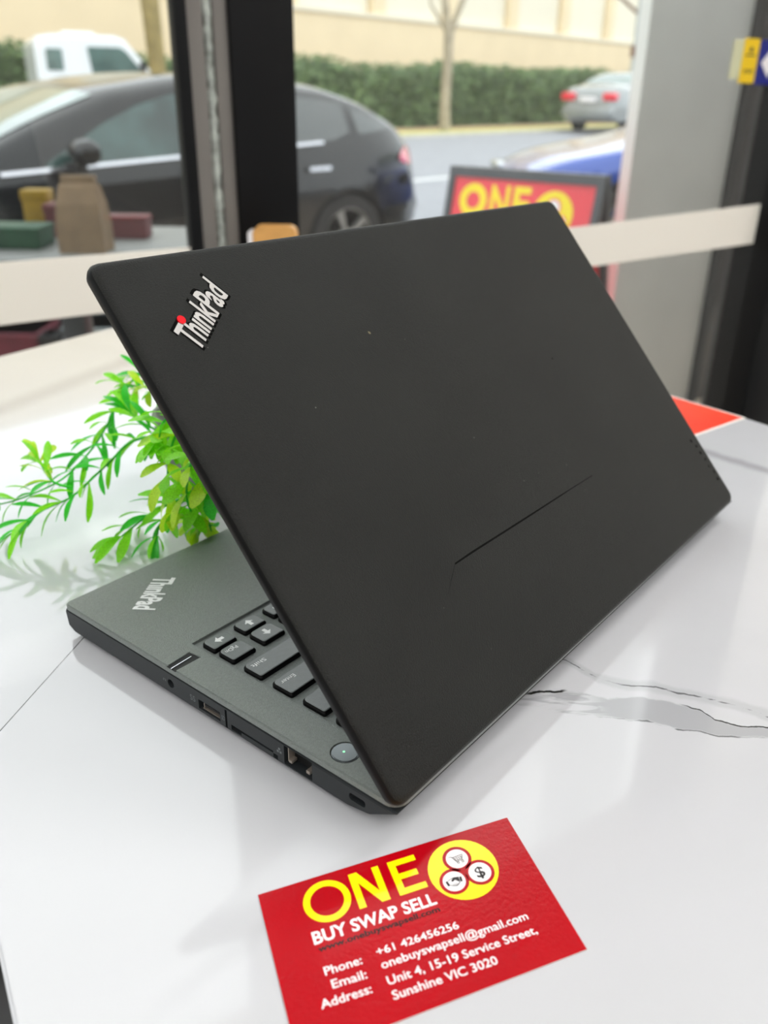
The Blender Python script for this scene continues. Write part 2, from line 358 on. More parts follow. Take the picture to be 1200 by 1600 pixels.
# ------------------------------------------------------------------ setting: shop room
tag(wbox('floor', -3.4, 2.2, -4.0, WD - .05, FLOOR - .1, FLOOR, M_floor), kind='structure')
tag(wbox('ceiling', -3.4, 2.2, -4.0, WD + .08, CEIL, CEIL + .1, M_ceil), kind='structure')
tag(wbox('wall_back', -3.4, 2.2, -4.1, -4.0, FLOOR, CEIL, M_room), kind='structure')
tag(wbox('wall_left', -3.5, -3.4, -4.1, WD + .08, FLOOR, CEIL, M_room), kind='structure')
tag(wbox('wall_right', 2.2, 2.3, -4.1, WD + .08, FLOOR, CEIL, M_room), kind='structure')
tag(wbox('wall_front', -3.4, 2.2, WD - .04, WD + .08, HEAD, CEIL + .1, M_room), kind='structure')
tag(wbox('wall_facade', -3.5, 2.2, WD - .04, WD + .10, CEIL + .1, 2.2, M_darkpanel), kind='structure')
tag(wbox('wall_neighbour_left', -9.0, -3.5, WD - .04, WD + .10, FLOOR, 3.2, M_neigh), kind='structure')
tag(wbox('wall_neighbour_right', 2.3, 10, WD - .04, WD + .10, FLOOR, 1.9, M_neigh), kind='structure')
def pane(name, s0, s1, bz):
    w = empty(name); w['kind'] = 'structure'
    wbox('glass_pane', s0, s1, WD, WD + .006, FLOOR + .06, HEAD, M_glass, w)
    # frosted safety band stuck on the inside of the glass; its two ends sit at slightly different heights
    V = []
    for (s, zt, zb) in bz:
        for nn in (WD - .0012, WD - .0004):
            V.append(SN(s, nn, zb)); V.append(SN(s, nn, zt))
    F = []
    k = len(bz)
    for i in range(k - 1):
        a, b = 4 * i, 4 * (i + 1)
        F += [(a, b, b + 1, a + 1), (a + 2, a + 3, b + 3, b + 2), (a + 1, b + 1, b + 3, a + 3), (a, a + 2, b + 2, b)]
    F += [(0, 1, 3, 2), (4 * k - 4, 4 * k - 2, 4 * k - 1, 4 * k - 3)]
    q = mesh('frosted_band', V, F, M_frost, w); q['label'] = 'cream frosted band'
    wbox('bottom_rail', s0, s1, WD - .03, WD + .04, FLOOR, FLOOR + .06, M_black, w)
    return w
pane('window_1', -3.4, .425, [(-3.4, .049, -.022), (.17, .048, -.026), (.425, .048, -.024)])
pane('window_2', .578, 1.63, [(.578, .030, -.040), (1.10, .030, -.042), (1.628, .044, -.033)])
# mullion between the panes: black edge, two grey aluminium faces with sealant between, wide black post
mu = empty('trim_1'); mu['kind'] = 'structure'
wbox('black_strip', .421, .438, WD - .008, WD + .012, FLOOR, HEAD, M_black, mu, .002)
wbox('back_plate', .459, .472, WD + .006, WD + .012, FLOOR, HEAD, M_black, mu, .001)
wbox('grey_face', .438, .459, WD - .004, WD + .012, FLOOR, HEAD, M_alu, mu, .001)
wbox('grey_face', .472, .491, WD - .004, WD + .012, FLOOR, HEAD, M_alu, mu, .001)
wbox('black_post', .491, .580, WD - .010, WD + .012, FLOOR, HEAD, M_black, mu, .002)
bm = bmesh.new(); rr = random.Random(3)
pts = []; rad = []
z = FLOOR
while z < HEAD:
    pts.append(SN(.4655 + rr.uniform(-.0008, .0008), WD + .000, z)); rad.append(.0052 + rr.uniform(-.0012, .0014)); z += .006
addtube(bm, pts, rad, 8); q = bobj('sealant_bead', bm, M_seal, mu, True); q['label'] = 'lumpy silvery sealant bead'
tag(wbox('trim_2', 1.635, 1.79, WD - .05, WD + .06, FLOOR, HEAD, M_black, None, .003), kind='structure')
tag(wbox('trim_3', 1.79, 2.2, WD + .0, WD + .06, FLOOR, HEAD, M_room, None), kind='structure')
# unseen ceiling panels added as fill light for table and card
for (s, n, where) in ((1.4, .1, 'front right'), (.45, -.75, 'centre'), (-.95, -.60, 'centre left'), (1.4, -1.6, 'middle right'), (-.3, -2.4, 'back middle'), (-1.9, -2.4, 'back left')):
    L_ = empty('ceiling_fill_panel', SN(s, n, CEIL)); L_.rotation_euler[2] = math.atan2(WT.y, WT.x)
    box('light_frame', -.62, .62, -.17, .17, -.03, -.001, M_alu, L_, None, .003)
    box('diffuser', -.60, .60, -.15, .15, -.036, -.0305, M_fill_lamp, L_)
    tag(L_, 'rectangular white fill panel added on the unseen ceiling, %s' % where, 'light', 'added ceiling fill panels')

# ------------------------------------------------------------------ table
tb = empty('marble_table')
tag(tb, 'white marble-look table with grey veins, under the laptop beside the window', 'table')
T = [(-.441, .714), (-.122, 1.244), (1.198, -.516), (.309, -.527)]
T = [(-.441, .714), (-.122, 1.215), (1.198, -.516), (.309, -.527)]
bm = bmesh.new(); poly_prism(bm, T, lambda a, b, h: Vector((a, b, h)), -.022, 0)
bmesh.ops.bevel(bm, geom=[e for e in bm.edges if all(v.co.z > -.001 for v in e.verts)], offset=.0012, segments=2, affect='EDGES')
bobj('tabletop', bm, M_table, tb)
box('apron', -.05, .45, .15, .65, -.07, -.0225, M_black, tb, lambda c: Vector((c.x * .9 - c.y * .45 + .25, c.y * .8 + c.x * -.5 + .2, c.z)))
for (x, y) in ((-.33, .70), (-.12, 1.06), (1.02, -.40), (.32, -.38)):
    q = box('leg', x - .025, x + .025, y - .025, y + .025, FLOOR, -.0225, M_black, tb, None, .003)

# ------------------------------------------------------------------ laptop
AL = 4.036608667; LO = Vector((.05688025, .6051556, 0))
lap = empty('laptop', LO, AL)
tag(lap, 'open black laptop seen from behind, standing on the marble table', 'laptop')
LW, LD, LH = .3326, .2017, .0164
def cut(o, cutters):
    """boolean difference baked into the mesh, cutters removed"""
    for c in cutters:
        md = o.modifiers.new('c', 'BOOLEAN'); md.operation = 'DIFFERENCE'; md.solver = 'EXACT'; md.object = c
    bpy.context.view_layer.update()
    dg = bpy.context.evaluated_depsgraph_get(); me = bpy.data.meshes.new_from_object(o.evaluated_get(dg))
    o.modifiers.clear(); old = o.data; o.data = me; bpy.data.meshes.remove(old)
    for c in cutters: bpy.data.objects.remove(c)
    me.name = o.name
# chassis: side profile extruded across the width, bevelled
bm = bmesh.new()
prof = [(.0008, .0135), (0, .0125), (.0012, .0045), (.006, .0022), (.179, .0022), (.1885, .0040), (.2010, .0118), (.2017, .0130)]
def chassis(bm, x0, x1, z_extra=0):
    pass
poly_prism(bm, prof, lambda a, b, h: Vector((h, a, b)), .0, LW)
bmesh.ops.recalc_face_normals(bm, faces=bm.faces)
bmesh.ops.bevel(bm, geom=[e for e in bm.edges if abs(e.verts[0].co.x - e.verts[1].co.x) < 1e-6], offset=.0007, segments=2, affect='EDGES')
base = bobj('chassis', bm, M_side, lap, False)
# deck: rounded plate on top of it
bm = bmesh.new()
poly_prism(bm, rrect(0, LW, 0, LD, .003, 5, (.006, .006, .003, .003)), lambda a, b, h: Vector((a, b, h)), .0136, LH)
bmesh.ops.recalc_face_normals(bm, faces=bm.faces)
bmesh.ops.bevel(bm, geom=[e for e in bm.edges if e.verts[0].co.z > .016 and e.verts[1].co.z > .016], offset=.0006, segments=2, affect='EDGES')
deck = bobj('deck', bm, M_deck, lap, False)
def cutter(x0, x1, y0, y1, z0, z1, r=0):
    bm = bmesh.new(); addbox(bm, x0, x1, y0, y1, z0, z1, None, r, 3); return bobj('c', bm, M_void)
def cyl_cut(c, axis, r, h, n=28):
    bm = bmesh.new(); c = Vector(c)
    if axis == 'x': pt = [(math.cos(2 * PI * k / n) * r, math.sin(2 * PI * k / n) * r) for k in range(n)]; poly_prism(bm, pt, lambda a, b, q: c + Vector((q, a, b)), -h, h)
    else: pt = [(math.cos(2 * PI * k / n) * r, math.sin(2 * PI * k / n) * r) for k in range(n)]; poly_prism(bm, pt, lambda a, b, q: c + Vector((a, b, q)), -h, h)
    return bobj('c', bm, M_void)
KX0, KX1, KY0, KY1 = .0180, .3152, .0722, .1835
deck.parent = None
cs = [cutter(KX0, KX1, KY0, KY1, .0146, .03, 0), cyl_cut((.3238, .1700, LH), 'z', .0058, .0016)]
bm = bmesh.new()     # slanted seam strip from the right edge to the keyboard corner
poly_prism(bm, [(.3200, .0764), (.3345, .0772), (.3345, .0826), (.3190, .0832)], lambda a, b, h: Vector((a, b, h)), .0157, .03); cs.append(bobj('c', bm, M_void))
cut(deck, cs); deck.parent = lap
base.parent = None
W2 = LW
cs = [cyl_cut((W2, .0785, .0078), 'x', .0021, .006), cutter(W2 - .012, W2 + .01, .0965, .1098, .0042, .0088, 0),
      cutter(W2 - .010, W2 + .01, .1165, .1405, .0052, .0062, 0), cutter(W2 - .004, W2 + .01, .1130, .1142, .0030, .0120, 0),
      cutter(W2 - .006, W2 + .01, .1165, .1225, .0036, .0053, 0), cutter(W2 - .004, W2 + .01, .1405, .1430, .0030, .0052, 0),
      cutter(W2 - .012, W2 + .01, .1465, .1612, .0034, .0124, 0), cutter(W2 - .008, W2 + .01, .1795, .1872, .0062, .0094, .0012),
      cutter(W2 - .0006, W2 + .01, .066, .1420, .0127, .0131, 0), cutter(W2 - .0006, W2 + .01, .162, .197, .0117, .0120, 0)]
cut(base, cs); base.parent = lap
# port fillings (real parts inside the recesses)
def pbox(name, y0, y1, z0, z1, x0, x1, m, label=None, bevel=0):
    o = box(name, x0, x1, y0, y1, z0, z1, m, lap, None, bevel)
    if label: o['label'] = label
    return o
pbox('usb_port', .0968, .1095, .0045, .0085, W2 - .0115, W2 - .0030, M_void, 'dark port')
pbox('usb_tongue', .0985, .1085, .0064, .0074, W2 - .0030, W2 - .0008, M_void)
pbox('port_contact', .0985, .1088, .0048, .00505, W2 - .0030, W2 - .0006, M_gold, 'bright contact strip')
pbox('port_contact', .0992, .0995, .0056, .0082, W2 - .0028, W2 - .0006, M_gold)
pbox('network_port', .1468, .1609, .0037, .0121, W2 - .0118, W2 - .0040, M_void, 'dark square socket')
pbox('port_contact', .1480, .1484, .0052, .0118, W2 - .0040, W2 - .0007, M_gold, 'bright contact strip')
pbox('port_contact', .1484, .1500, .0048, .0060, W2 - .0035, W2 - .0006, M_gold)
pbox('port_contact', .1576, .1594, .0048, .0062, W2 - .0035, W2 - .0006, M_gold)
pbox('card_slot_liner', .1168, .1402, .0053, .0061, W2 - .0099, W2 - .0045, M_void)
# tiny port symbols printed on the side
def side_glyph(s, y0, y1, z0, h, m, bold=.0):
    return text('port_symbol', s, lambda a, b: Vector((W2 + .00006, y0 + (y1 - y0) * a, z0 + h * b)), m, lap, bold)
side_glyph('n', .0735, .0752, .0075, .0018, M_dimpr)
side_glyph('SS', .0912, .0945, .0062, .0028, M_dimpr)
side_glyph('SD', .1108, .1128, .0060, .0022, M_dimpr)
bm = bmesh.new()
for (y, z, w) in ((.1440, .0092, .0005), (.1432, .0078, .0005), (.1447, .0078, .0005)):
    addbox(bm, W2 + .00002, W2 + .0001, y - w, y + w, z - w, z + w)
bobj('port_symbol', bm, M_dimpr, lap)
# seam strip fill with a bright line
mesh('seam_strip', [(.3215, .0792, .0159), (.3325, .0796, .0159), (.3325, .0800, .0159), (.3213, .0796, .0159), (.3215, .0792, .0163), (.3325, .0796, .0163), (.3325, .0800, .0163), (.3213, .0796, .0163)],
     [(0, 1, 5, 4), (4, 5, 6, 7), (1, 2, 6, 5), (2, 3, 7, 6), (3, 0, 4, 7)], M_chrome, lap)['label'] = 'thin bright seam line'
box('seam_recess', .3195, .3325, .0768, .0826, .01575, .0159, M_void, lap)
# power button
bm = bmesh.new(); pt = [(.3238 + math.cos(2 * PI * k / 32) * .0052, .1700 + math.sin(2 * PI * k / 32) * .0052) for k in range(32)]
poly_prism(bm, pt, lambda a, b, h: Vector((a, b, h)), .0149, .0165)
bmesh.ops.recalc_face_normals(bm, faces=bm.faces)
bmesh.ops.bevel(bm, geom=[e for e in bm.edges if e.verts[0].co.z > .0164 and e.verts[1].co.z > .0164], offset=.0004, segments=2, affect='EDGES')
pb = bobj('power_button', bm, M_btn, lap, True); pb['label'] = 'round silver power button'
bm = bmesh.new(); poly_prism(bm, [(.3240 + math.cos(2 * PI * k / 12) * .0005, .1695 + math.sin(2 * PI * k / 12) * .0005) for k in range(12)], lambda a, b, h: Vector((a, b, h)), .0165, .01655)
bobj('power_light', bm, M_led, pb)['label'] = 'small green light'
# keyboard
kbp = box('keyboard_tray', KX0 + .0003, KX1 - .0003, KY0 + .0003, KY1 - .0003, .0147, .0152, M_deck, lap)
_KM = {}
def key_mesh(w, h, topr=.0012):
    k = (round(w, 4), round(h, 4))
    if k in _KM: return _KM[k]
    bm = bmesh.new(); rings = []
    # front corners (y small) rounder, like scooped keys
    for (ins, z, mt) in ((.0, .0, 1), (.0, .0012, 1), (.0006, .0021, 1), (.0010, .0023, 0)):
        r = min(.0024, h * .3)
        pts = rrect(ins, w - ins, ins, h - ins, .001, 4, (.0010, .0010, r, r))
        rings.append([bm.verts.new((x, y, z)) for x, y in pts])
    n = len(rings[0])
    for r0, r1 in zip(rings, rings[1:]):
        for i in range(n):
            f = bm.faces.new((r0[i], r0[(i + 1) % n], r1[(i + 1) % n], r1[i])); f.material_index = 1 if r1 is not rings[3] else 0
    bm.faces.new(rings[3]); bm.faces.new(list(reversed(rings[0])))
    bmesh.ops.recalc_face_normals(bm, faces=bm.faces)
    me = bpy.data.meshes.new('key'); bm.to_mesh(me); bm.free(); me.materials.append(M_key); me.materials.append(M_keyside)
    _KM[k] = me; return me
KZ = .0152
def key(x0, x1, y0, y1, label=None, leg=None, legm=None, lb=(.2, .8, .25, .55)):
    o = link('key', key_mesh(x1 - x0, y1 - y0), None, lap); o.location = (x0, y0, KZ)
    if label: o['label'] = label
    if leg:
        w, h = x1 - x0, y1 - y0; lw = min(w * .75, .0014 * len(leg) + .0006); right = x1 > .31 and len(leg) > 1
        text('key_legend', leg, lambda a, b: Vector((w - h * .2 - lw + lw * a if right else h * .2 + lw * a, h * .25 + .0022 * b, .00234)), legm or M_whitepr, o)
    return o
def arrow(o, w, h, ang, s=.0024):
    P = [(-1, 0), (0, 1), (0, .38), (1, .38), (1, -.38), (0, -.38), (0, -1)]
    c, sn = math.cos(ang), math.sin(ang); cx, cy = w / 2, h / 2
    V = [(cx + s * (x * c - y * sn), cy + s * (x * sn + y * c), .00234) for x, y in P]
    mesh('key_legend', V, [(0, 6, 1), (2, 5, 4, 3)], M_whitepr, o)
PX = .0179; R0 = .0758
def w_(y0, y1): return (y0, y1)
aw, ah1 = .0133, (.0756, .0850); ah2 = (.0862, .0972)
o = key(.2997, .2997 + aw, *ah1, label='right arrow key'); arrow(o, aw, .0094, PI)
o = key(.2997, .2997 + aw, *ah2, label='page down key', leg='PgDn', lb=(.14, .72, .18, .50))
o = key(.2818, .2818 + aw, *ah1, label='down arrow key'); arrow(o, aw, .0094, PI / 2)
o = key(.2818, .2818 + aw, *ah2, label='up arrow key'); arrow(o, aw, .0110, -PI / 2)
o = key(.2639, .2639 + aw, *ah1, label='left arrow key'); arrow(o, aw, .0094, 0)
key(.2639, .2639 + aw, *ah2, leg='PgUp', lb=(.14, .72, .18, .50))
y0, y1 = .0760, .0970
xs = [.0204, .0375, .0546, .0717]
for i, s in enumerate(('Fn', 'Ctrl', '#', 'Alt')): key(xs[i], xs[i] + .0140, y0, y1 - .004, leg=s)
key(.0888, .1912, y0, y1 - .004)
for x, s in ((.1946, 'Alt'), (.2117, 'PrtSc'), (.2288, 'Ctrl')): key(x, x + .0140, y0, y1 - .004, leg=s)
def row(y0, y1, first, letters, startx, lastx0, last, lastlb):
    key(.0204, startx - .0036, y0, y1, leg=first, lb=(.15, .55, .3, .6))
    x = startx
    for ch in letters: key(x, x + .0143, y0, y1, leg=ch, lb=(.38, .60, .45, .8)); x += PX
    key(x, .3132, y0, y1, leg=last, lb=lastlb)
row(.1022, .1143, 'Shift', 'ZXCVBNM,./', .0620, None, 'Shift', (.60, .92, .20, .48))
row(.1195, .1320, 'Caps', "ASDFGHJKL;'", .0529, None, 'Enter', (.55, .88, .20, .48))
row(.1367, .1500, 'Tab', 'QWERTYUIOP[]', .0485, None, '\\', (.78, .86, .3, .6))
row(.1545, .1672, '`', '1234567890-=', .0395, None, 'Backspace', (.30, .90, .2, .45))
for i in range(16):
    key(.0204 + i * .01835, .0204 + i * .01835 + .0160, .1705, .1800)
# rubber feet
for (x, y) in ((.03, .02), (.30, .02), (.03, .17), (.30, .17)):
    box('foot', x - .012, x + .012, y - .004, y + .004, .0, .0024, M_tyre, lap, None, .0005)
# lettering mark on palm rest and lid
def logo(parent, P, e, up, nrm, dotm=None, lift=.0):
    nrm = Vector(nrm).normalized(); P = Vector(P); e = Vector(e); up = Vector(up)
    f = lambda a, b: P + e * a + up * b + nrm * (.00012 + lift)
    return f
f = logo(lap, (.2896, .0135, LH), (.0252, .0161, 0), (-.0061, .0083, 0), (0, 0, 1))
q = text('logo_lettering', 'Th\u0131nkPad', lambda a, b: f(a, b * .98), M_whitepr, lap, .034); q['label'] = 'silver lettering on the palm rest'
# lid
o_l = Vector((.0021, .20374, .01582))
E1 = Vector((.99992857, .0046997, .01098978)); EL = Vector((-.00505239, -.66707601, .74497253)); EN = E1.cross(EL).normalized() * 1.0
EN = Vector((.01083216, -.74497484, -.66700461)); EN = -EN if EN.dot(Vector((0, 1, 0))) < 0 else EN
# camera looks at the outer face; EN must point outwards (towards +y, behind the laptop, and up)
LLW, LLH, LT = .3337, .2173, .0068
def lidp(a, b, c=0.0): return o_l + E1 * a + EL * b + EN * c      # c > 0 outwards
bm = bmesh.new(); rings = []
for (ins, c, r) in ((.0022, -LT, .004), (.0006, -LT + .0008, .0048), (.0, -LT * .55, .0052), (.0, -LT * .40, .0052), (.0006, -.0012, .0050), (.0016, -.0003, .0046), (.0030, 0, .0040)):
    rings.append([bm.verts.new(lidp(a, b, c)) for a, b in rrect(ins, LLW - ins, ins, LLH - ins, r, 6)])
n = len(rings[0])
for k, (r0, r1) in enumerate(zip(rings, rings[1:])):
    for i in range(n): f2 = bm.faces.new((r0[i], r0[(i + 1) % n], r1[(i + 1) % n], r1[i])); f2.material_index = 1 if k < 4 else 0
bm.faces.new(rings[-1]); ff = bm.faces.new(rings[0]); ff.material_index = 1
lid = bobj('lid', bm, [M_lid, M_edge], lap, True); lid['label'] = 'matt black lid'
# screen bezel and display on the far side
def slab(name, a0, a1, b0, b1, c0, c1, m, parent):
    return box(name, a0, a1, b0, b1, c0, c1, m, parent, lambda v: lidp(v.x, v.y, v.z))
slab('screen_bezel', .004, LLW - .004, .004, LLH - .004, -LT - .0012, -LT + .0001, M_edge, lap)
slab('display', .020, LLW - .020, .022, LLH - .016, -LT - .0014, -LT - .0013, M_darkpanel, lap)
# hinges
for x in (.045, .285):
    q = box('hinge', x - .014, x + .014, .1935, .2010, .0150, .0188, M_edge, lap, None, .0012)
# lid logo: recessed dark plate, silver letters, red dot
P0 = (.3092, .1752); ex = (-.0263, .0197); up = (.0064, .0104)
def lg(a, b, c): return lidp(P0[0] + ex[0] * a + up[0] * b, P0[1] + ex[1] * a + up[1] * b, c)
M_logoback = mat('logo_plate', rgb(5, 5, 5), 0.7, spec=0.05, noise=0.1, nscale=90)
text('logo_plate', 'Th\u0131nkPad', lambda a, b: lg(-.02 + 1.04 * a, -.05 + b * 1.05, .0001), M_logoback, lid, .045)['label'] = 'dark recess around the lettering'
text('logo_lettering', 'Th\u0131nkPad', lambda a, b: lg(a, b * .93, .0002), M_silver, lid, .022)['label'] = 'silver lettering on the lid'
bm = bmesh.new(); dc = (.3095, .1886)
poly_prism(bm, [(dc[0] + math.cos(2 * PI * k / 20) * .0017, dc[1] + math.sin(2 * PI * k / 20) * .0017) for k in range(20)], lambda a, b, h: lidp(a, b, h), .0001, .0006)
bobj('logo_dot', bm, M_reddot, lid)['label'] = 'red dot'
# scratches, chips and residue on the lid
def strip(pts, w, m, name='scratch'):
    V = []; F = []
    for i, (a, b, k) in enumerate(pts):
        j = min(i + 1, len(pts) - 1); j0 = max(i - 1, 0)
        d = Vector((pts[j][0] - pts[j0][0], pts[j][1] - pts[j0][1])).normalized()
        V += [lidp(a - d.y * w * k, b + d.x * w * k, .00008), lidp(a + d.y * w * k, b - d.x * w * k, .00008)]
    for i in range(len(pts) - 1): F.append((2 * i, 2 * i + 1, 2 * i + 3, 2 * i + 2))
    return mesh(name, V, F, m, lid)
strip([(.2485, .0594, .8), (.235, .0596, 1), (.19, .0594, .9), (.158, .0594, .7), (.146, .0594, .4), (.125, .0592, .3)], .00045, M_scratch)['label'] = 'thin dark scratch'
strip([(.2483, .0594, .3), (.2535, .0560, .6), (.262, .050, .1)], .00018, M_scratch)
rr = random.Random(5)
M_mark = mat('pale_mark', rgb(96, 96, 92), 0.5, noise=0.1, nscale=90)
M_mark2 = mat('chip_mark', rgb(120, 112, 84), 0.5, noise=0.1, nscale=90)
def spot(a, b, r, m, name='speck'):
    ph = rr.uniform(0, 6); k = 7
    V = [lidp(a + math.cos(2 * PI * i / k + ph) * r * rr.uniform(.6, 1.2), b + math.sin(2 * PI * i / k + ph) * r * rr.uniform(.6, 1.2), .00008) for i in range(k)]
    return mesh(name, V, [tuple(range(k))], m, lid)
spot(.2202, .1647, .0008, M_mark2)['label'] = 'small worn chip'
spot(.0992, .1234, .0007, M_scratch)
for _ in range(22): spot(rr.uniform(.02, .31), rr.uniform(.01, .20), rr.uniform(.0002, .00042), M_mark)
for i in range(7):
    t_ = i / 6; a = .0101 + (.0062 - .0101) * t_; b = .0446 + (.0162 - .0446) * t_
    spot(a + rr.uniform(-.0008, .0008), b, rr.uniform(.0009, .0017), M_scratch, 'residue_mark')

# ------------------------------------------------------------------ business card
cd = empty('business_card', (-.03924, .19617, 0))
tag(cd, 'red glossy business card with yellow ONE lettering, in front of the laptop', 'business card')
CE = Vector((.08538, .03486, 0)); CN = Vector((.01809, -.05291, 0))
CWm, CHm = CE.length, CN.length
def cp(s, t, z=0.0):
    return CE * s + CN * t + Vector((0, 0, z))
bm = bmesh.new(); poly_prism(bm, [(0, 0), (1, 0), (1, 1), (0, 1)], lambda a, b, h: cp(a, b, h), .0001, .00048); bobj('card_stock', bm, M_cardedge, cd)
bm = bmesh.new(); poly_prism(bm, [(0, 0), (1, 0), (1, 1), (0, 1)], lambda a, b, h: cp(a, b, h), .00048, .00052); bobj('card_face', bm, M_card, cd)
def ctext(s, s0, s1, t0, t1, h, m, bold=0.0, z=.00060):
    """baseline runs (s0,t0)-(s1,t1), h = cap height in t"""
    return text('card_lettering', s, lambda a, b: cp(s0 + (s1 - s0) * a, t0 + (t1 - t0) * a - h * b, z), m, cd, bold)
# unit square of the card in true lengths for round shapes
ux, uy = CE.normalized(), CN.normalized()
def cpt(cs_, ct_, dx, dy, z): return cp(cs_, ct_, z) + ux * dx + uy * dy
def cring(c, ro, ri, m, z=.0006, n=40, name='card_emblem'):
    V = []; F = []
    for k in range(n):
        a = 2 * PI * k / n
        V += [cpt(*c, math.cos(a) * ro, math.sin(a) * ro, z), cpt(*c, math.cos(a) * ri, math.sin(a) * ri, z)]
    for k in range(n): F.append((2 * k, 2 * ((k + 1) % n), 2 * ((k + 1) % n) + 1, 2 * k + 1))
    if ri == 0: V = V[0::2]; F = [tuple(range(n))]
    return mesh(name, V, F, m, cd)
def cpoly(pts, m, z=.0006, name='card_lettering'):
    return mesh(name, [cp(a, b, z) for a, b in pts], [tuple(range(len(pts)))], m, cd)
cring((.2265, .185), .0079, .0056, M_yel, name='card_lettering')['label'] = 'yellow letter O'
# N and E built as flat letters
nL, nR, nT, nB, st_ = .326, .442, .058, .308, .026
bmf = [[(nL, nT), (nL + st_, nT), (nL + st_, nB), (nL, nB)], [(nR - st_, nT), (nR, nT), (nR, nB), (nR - st_, nB)], [(nL, nT), (nL + st_ + .006, nT), (nR, nB), (nR - st_ - .006, nB)]]
for i, p in enumerate(bmf): cpoly(p, M_yel, .0006 + i * .00002)
eL, eR = .478, .586
for i, p in enumerate([[(eL, nT), (eL + st_, nT), (eL + st_, nB), (eL, nB)], [(eL, nT), (eR, nT), (eR, nT + .042), (eL, nT + .042)], [(eL, .160), (eR - .012, .160), (eR - .012, .202), (eL, .202)], [(eL, nB - .042), (eR, nB - .042), (eR, nB), (eL, nB)]]): cpoly(p, M_yel, .0006 + i * .00001)
EC = (.737, .266)
cring(EC, .0122, 0, M_yel, .0006)['label'] = 'yellow disc emblem'
c1, c2, c3 = (.733, .185), (.684, .330), (.789, .325)
mesh('card_emblem', [cp(*c1, .00063), cp(*c3, .00063), cp(*c2, .00063)], [(0, 1, 2)], M_card, cd)
for c in (c1, c2, c3):
    cring(c, .0051, 0, M_card, .00065); cring(c, .0039, 0, M_whi, .00069)
# extend the red shape to the lower right of the yellow disc like the photo's crescent
def cline(c, pts, w, m, z=.00074, close=False):
    bm = bmesh.new()
    P = [cpt(*c, x, y, z) for x, y in pts]
    if close: P.append(P[0])
    for a, b in zip(P, P[1:]):
        d = (b - a); d.normalize(); nn = Vector((-d.y, d.x, 0)) * w
        vs_ = [bm.verts.new(q) for q in (a - nn - d * w, b - nn + d * w, b + nn + d * w, a + nn - d * w)]; bm.faces.new(vs_)
    me = bpy.data.meshes.new('card_icon'); bm.to_mesh(me); bm.free(); return link('card_icon', me, m, cd)
k = .001
cline(c1, [(-2.6 * k, -1.4 * k), (-1.7 * k, -1.3 * k), (-.7 * k, 1.1 * k), (1.9 * k, 1.0 * k)], .00012, M_blk)['label'] = 'black shopping cart icon'
cline(c1, [(-1.5 * k, -.9 * k), (2.3 * k, -1.1 * k), (1.7 * k, .5 * k), (-.9 * k, .6 * k)], .00011, M_blk)
for i in range(4): cline(c1, [((-1.0 + i * .85) * k, -1.0 * k), ((-.6 + i * .68) * k, .6 * k)], .00008, M_blk)
cline(c1, [(-1.3 * k, -.2 * k), (2.0 * k, -.3 * k)], .00008, M_blk)
for dx in (-.2, 1.5): 
    q = [(dx * k + math.cos(2 * PI * i / 8) * .0004, 1.7 * k + math.sin(2 * PI * i / 8) * .0004) for i in range(8)]; cline(c1, q, .0001, M_blk, close=True)
text('card_icon', '$', lambda a, b: cpt(*c3, (-1.6 + 3.2 * a) * k, (2.0 - 4.2 * b) * k, .00074), M_blk, cd, 0.02)['label'] = 'black dollar icon'
# handshake: two cuffs, two hands clasped
hs = lambda pts, z=.00074: mesh('card_icon', [cpt(*c2, x * k, y * k, z) for x, y in pts], [tuple(range(len(pts)))], M_blk, cd)
hs([(-3.0, -.6), (-2.2, -.9), (-1.9, 1.1), (-2.7, 1.3)])['label'] = 'black handshake icon'
hs([(3.0, -.9), (2.2, -1.1), (1.9, .9), (2.7, 1.1)])
hs([(2.0, -1.2), (.2, -1.5), (-1.0, -.4), (-.6, .1), (.4, -.4), (1.7, 1.0), (1.9, .4)])
cline(c2, [(-1.9 * k, -.8 * k), (-.9 * k, -1.2 * k), (.1 * k, -1.4 * k)], .0001, M_blk)
cline(c2, [(-1.8 * k, 1.0 * k), (-.9 * k, 1.7 * k), (.3 * k, 2.0 * k), (1.2 * k, 1.4 * k), (1.7 * k, 1.0 * k)], .00012, M_blk)
for i in range(3): cline(c2, [((-.9 + i * .6) * k, (1.0 - i * .1) * k), ((-.4 + i * .6) * k, 1.8 * k)], .00009, M_blk)
ctext('BUY SWAP SELL', .141, .592, .432, .434, .078, M_whi, .024)
ctext('www.onebuyswapsell.com', .148, .590, .484, .487, .036, M_blk, .024)
ctext('Phone:', .147, .274, .628, .634, .050, M_whi, .012)
ctext('+61 426456256', .329, .627, .620, .627, .046, M_whi, .012)
ctext('Email:', .158, .274, .712, .722, .050, M_whi, .012)
ctext('onebuyswapsell@gmail.com', .329, .869, .702, .716, .050, M_whi, .012)
ctext('Address:', .107, .274, .798, .808, .050, M_whi, .012)
ctext('Unit 4, 15-19 Service Street,', .330, .873, .800, .815, .050, M_whi, .012)
ctext('Sunshine VIC 3020', .330, .697, .886, .900, .050, M_whi, .012)

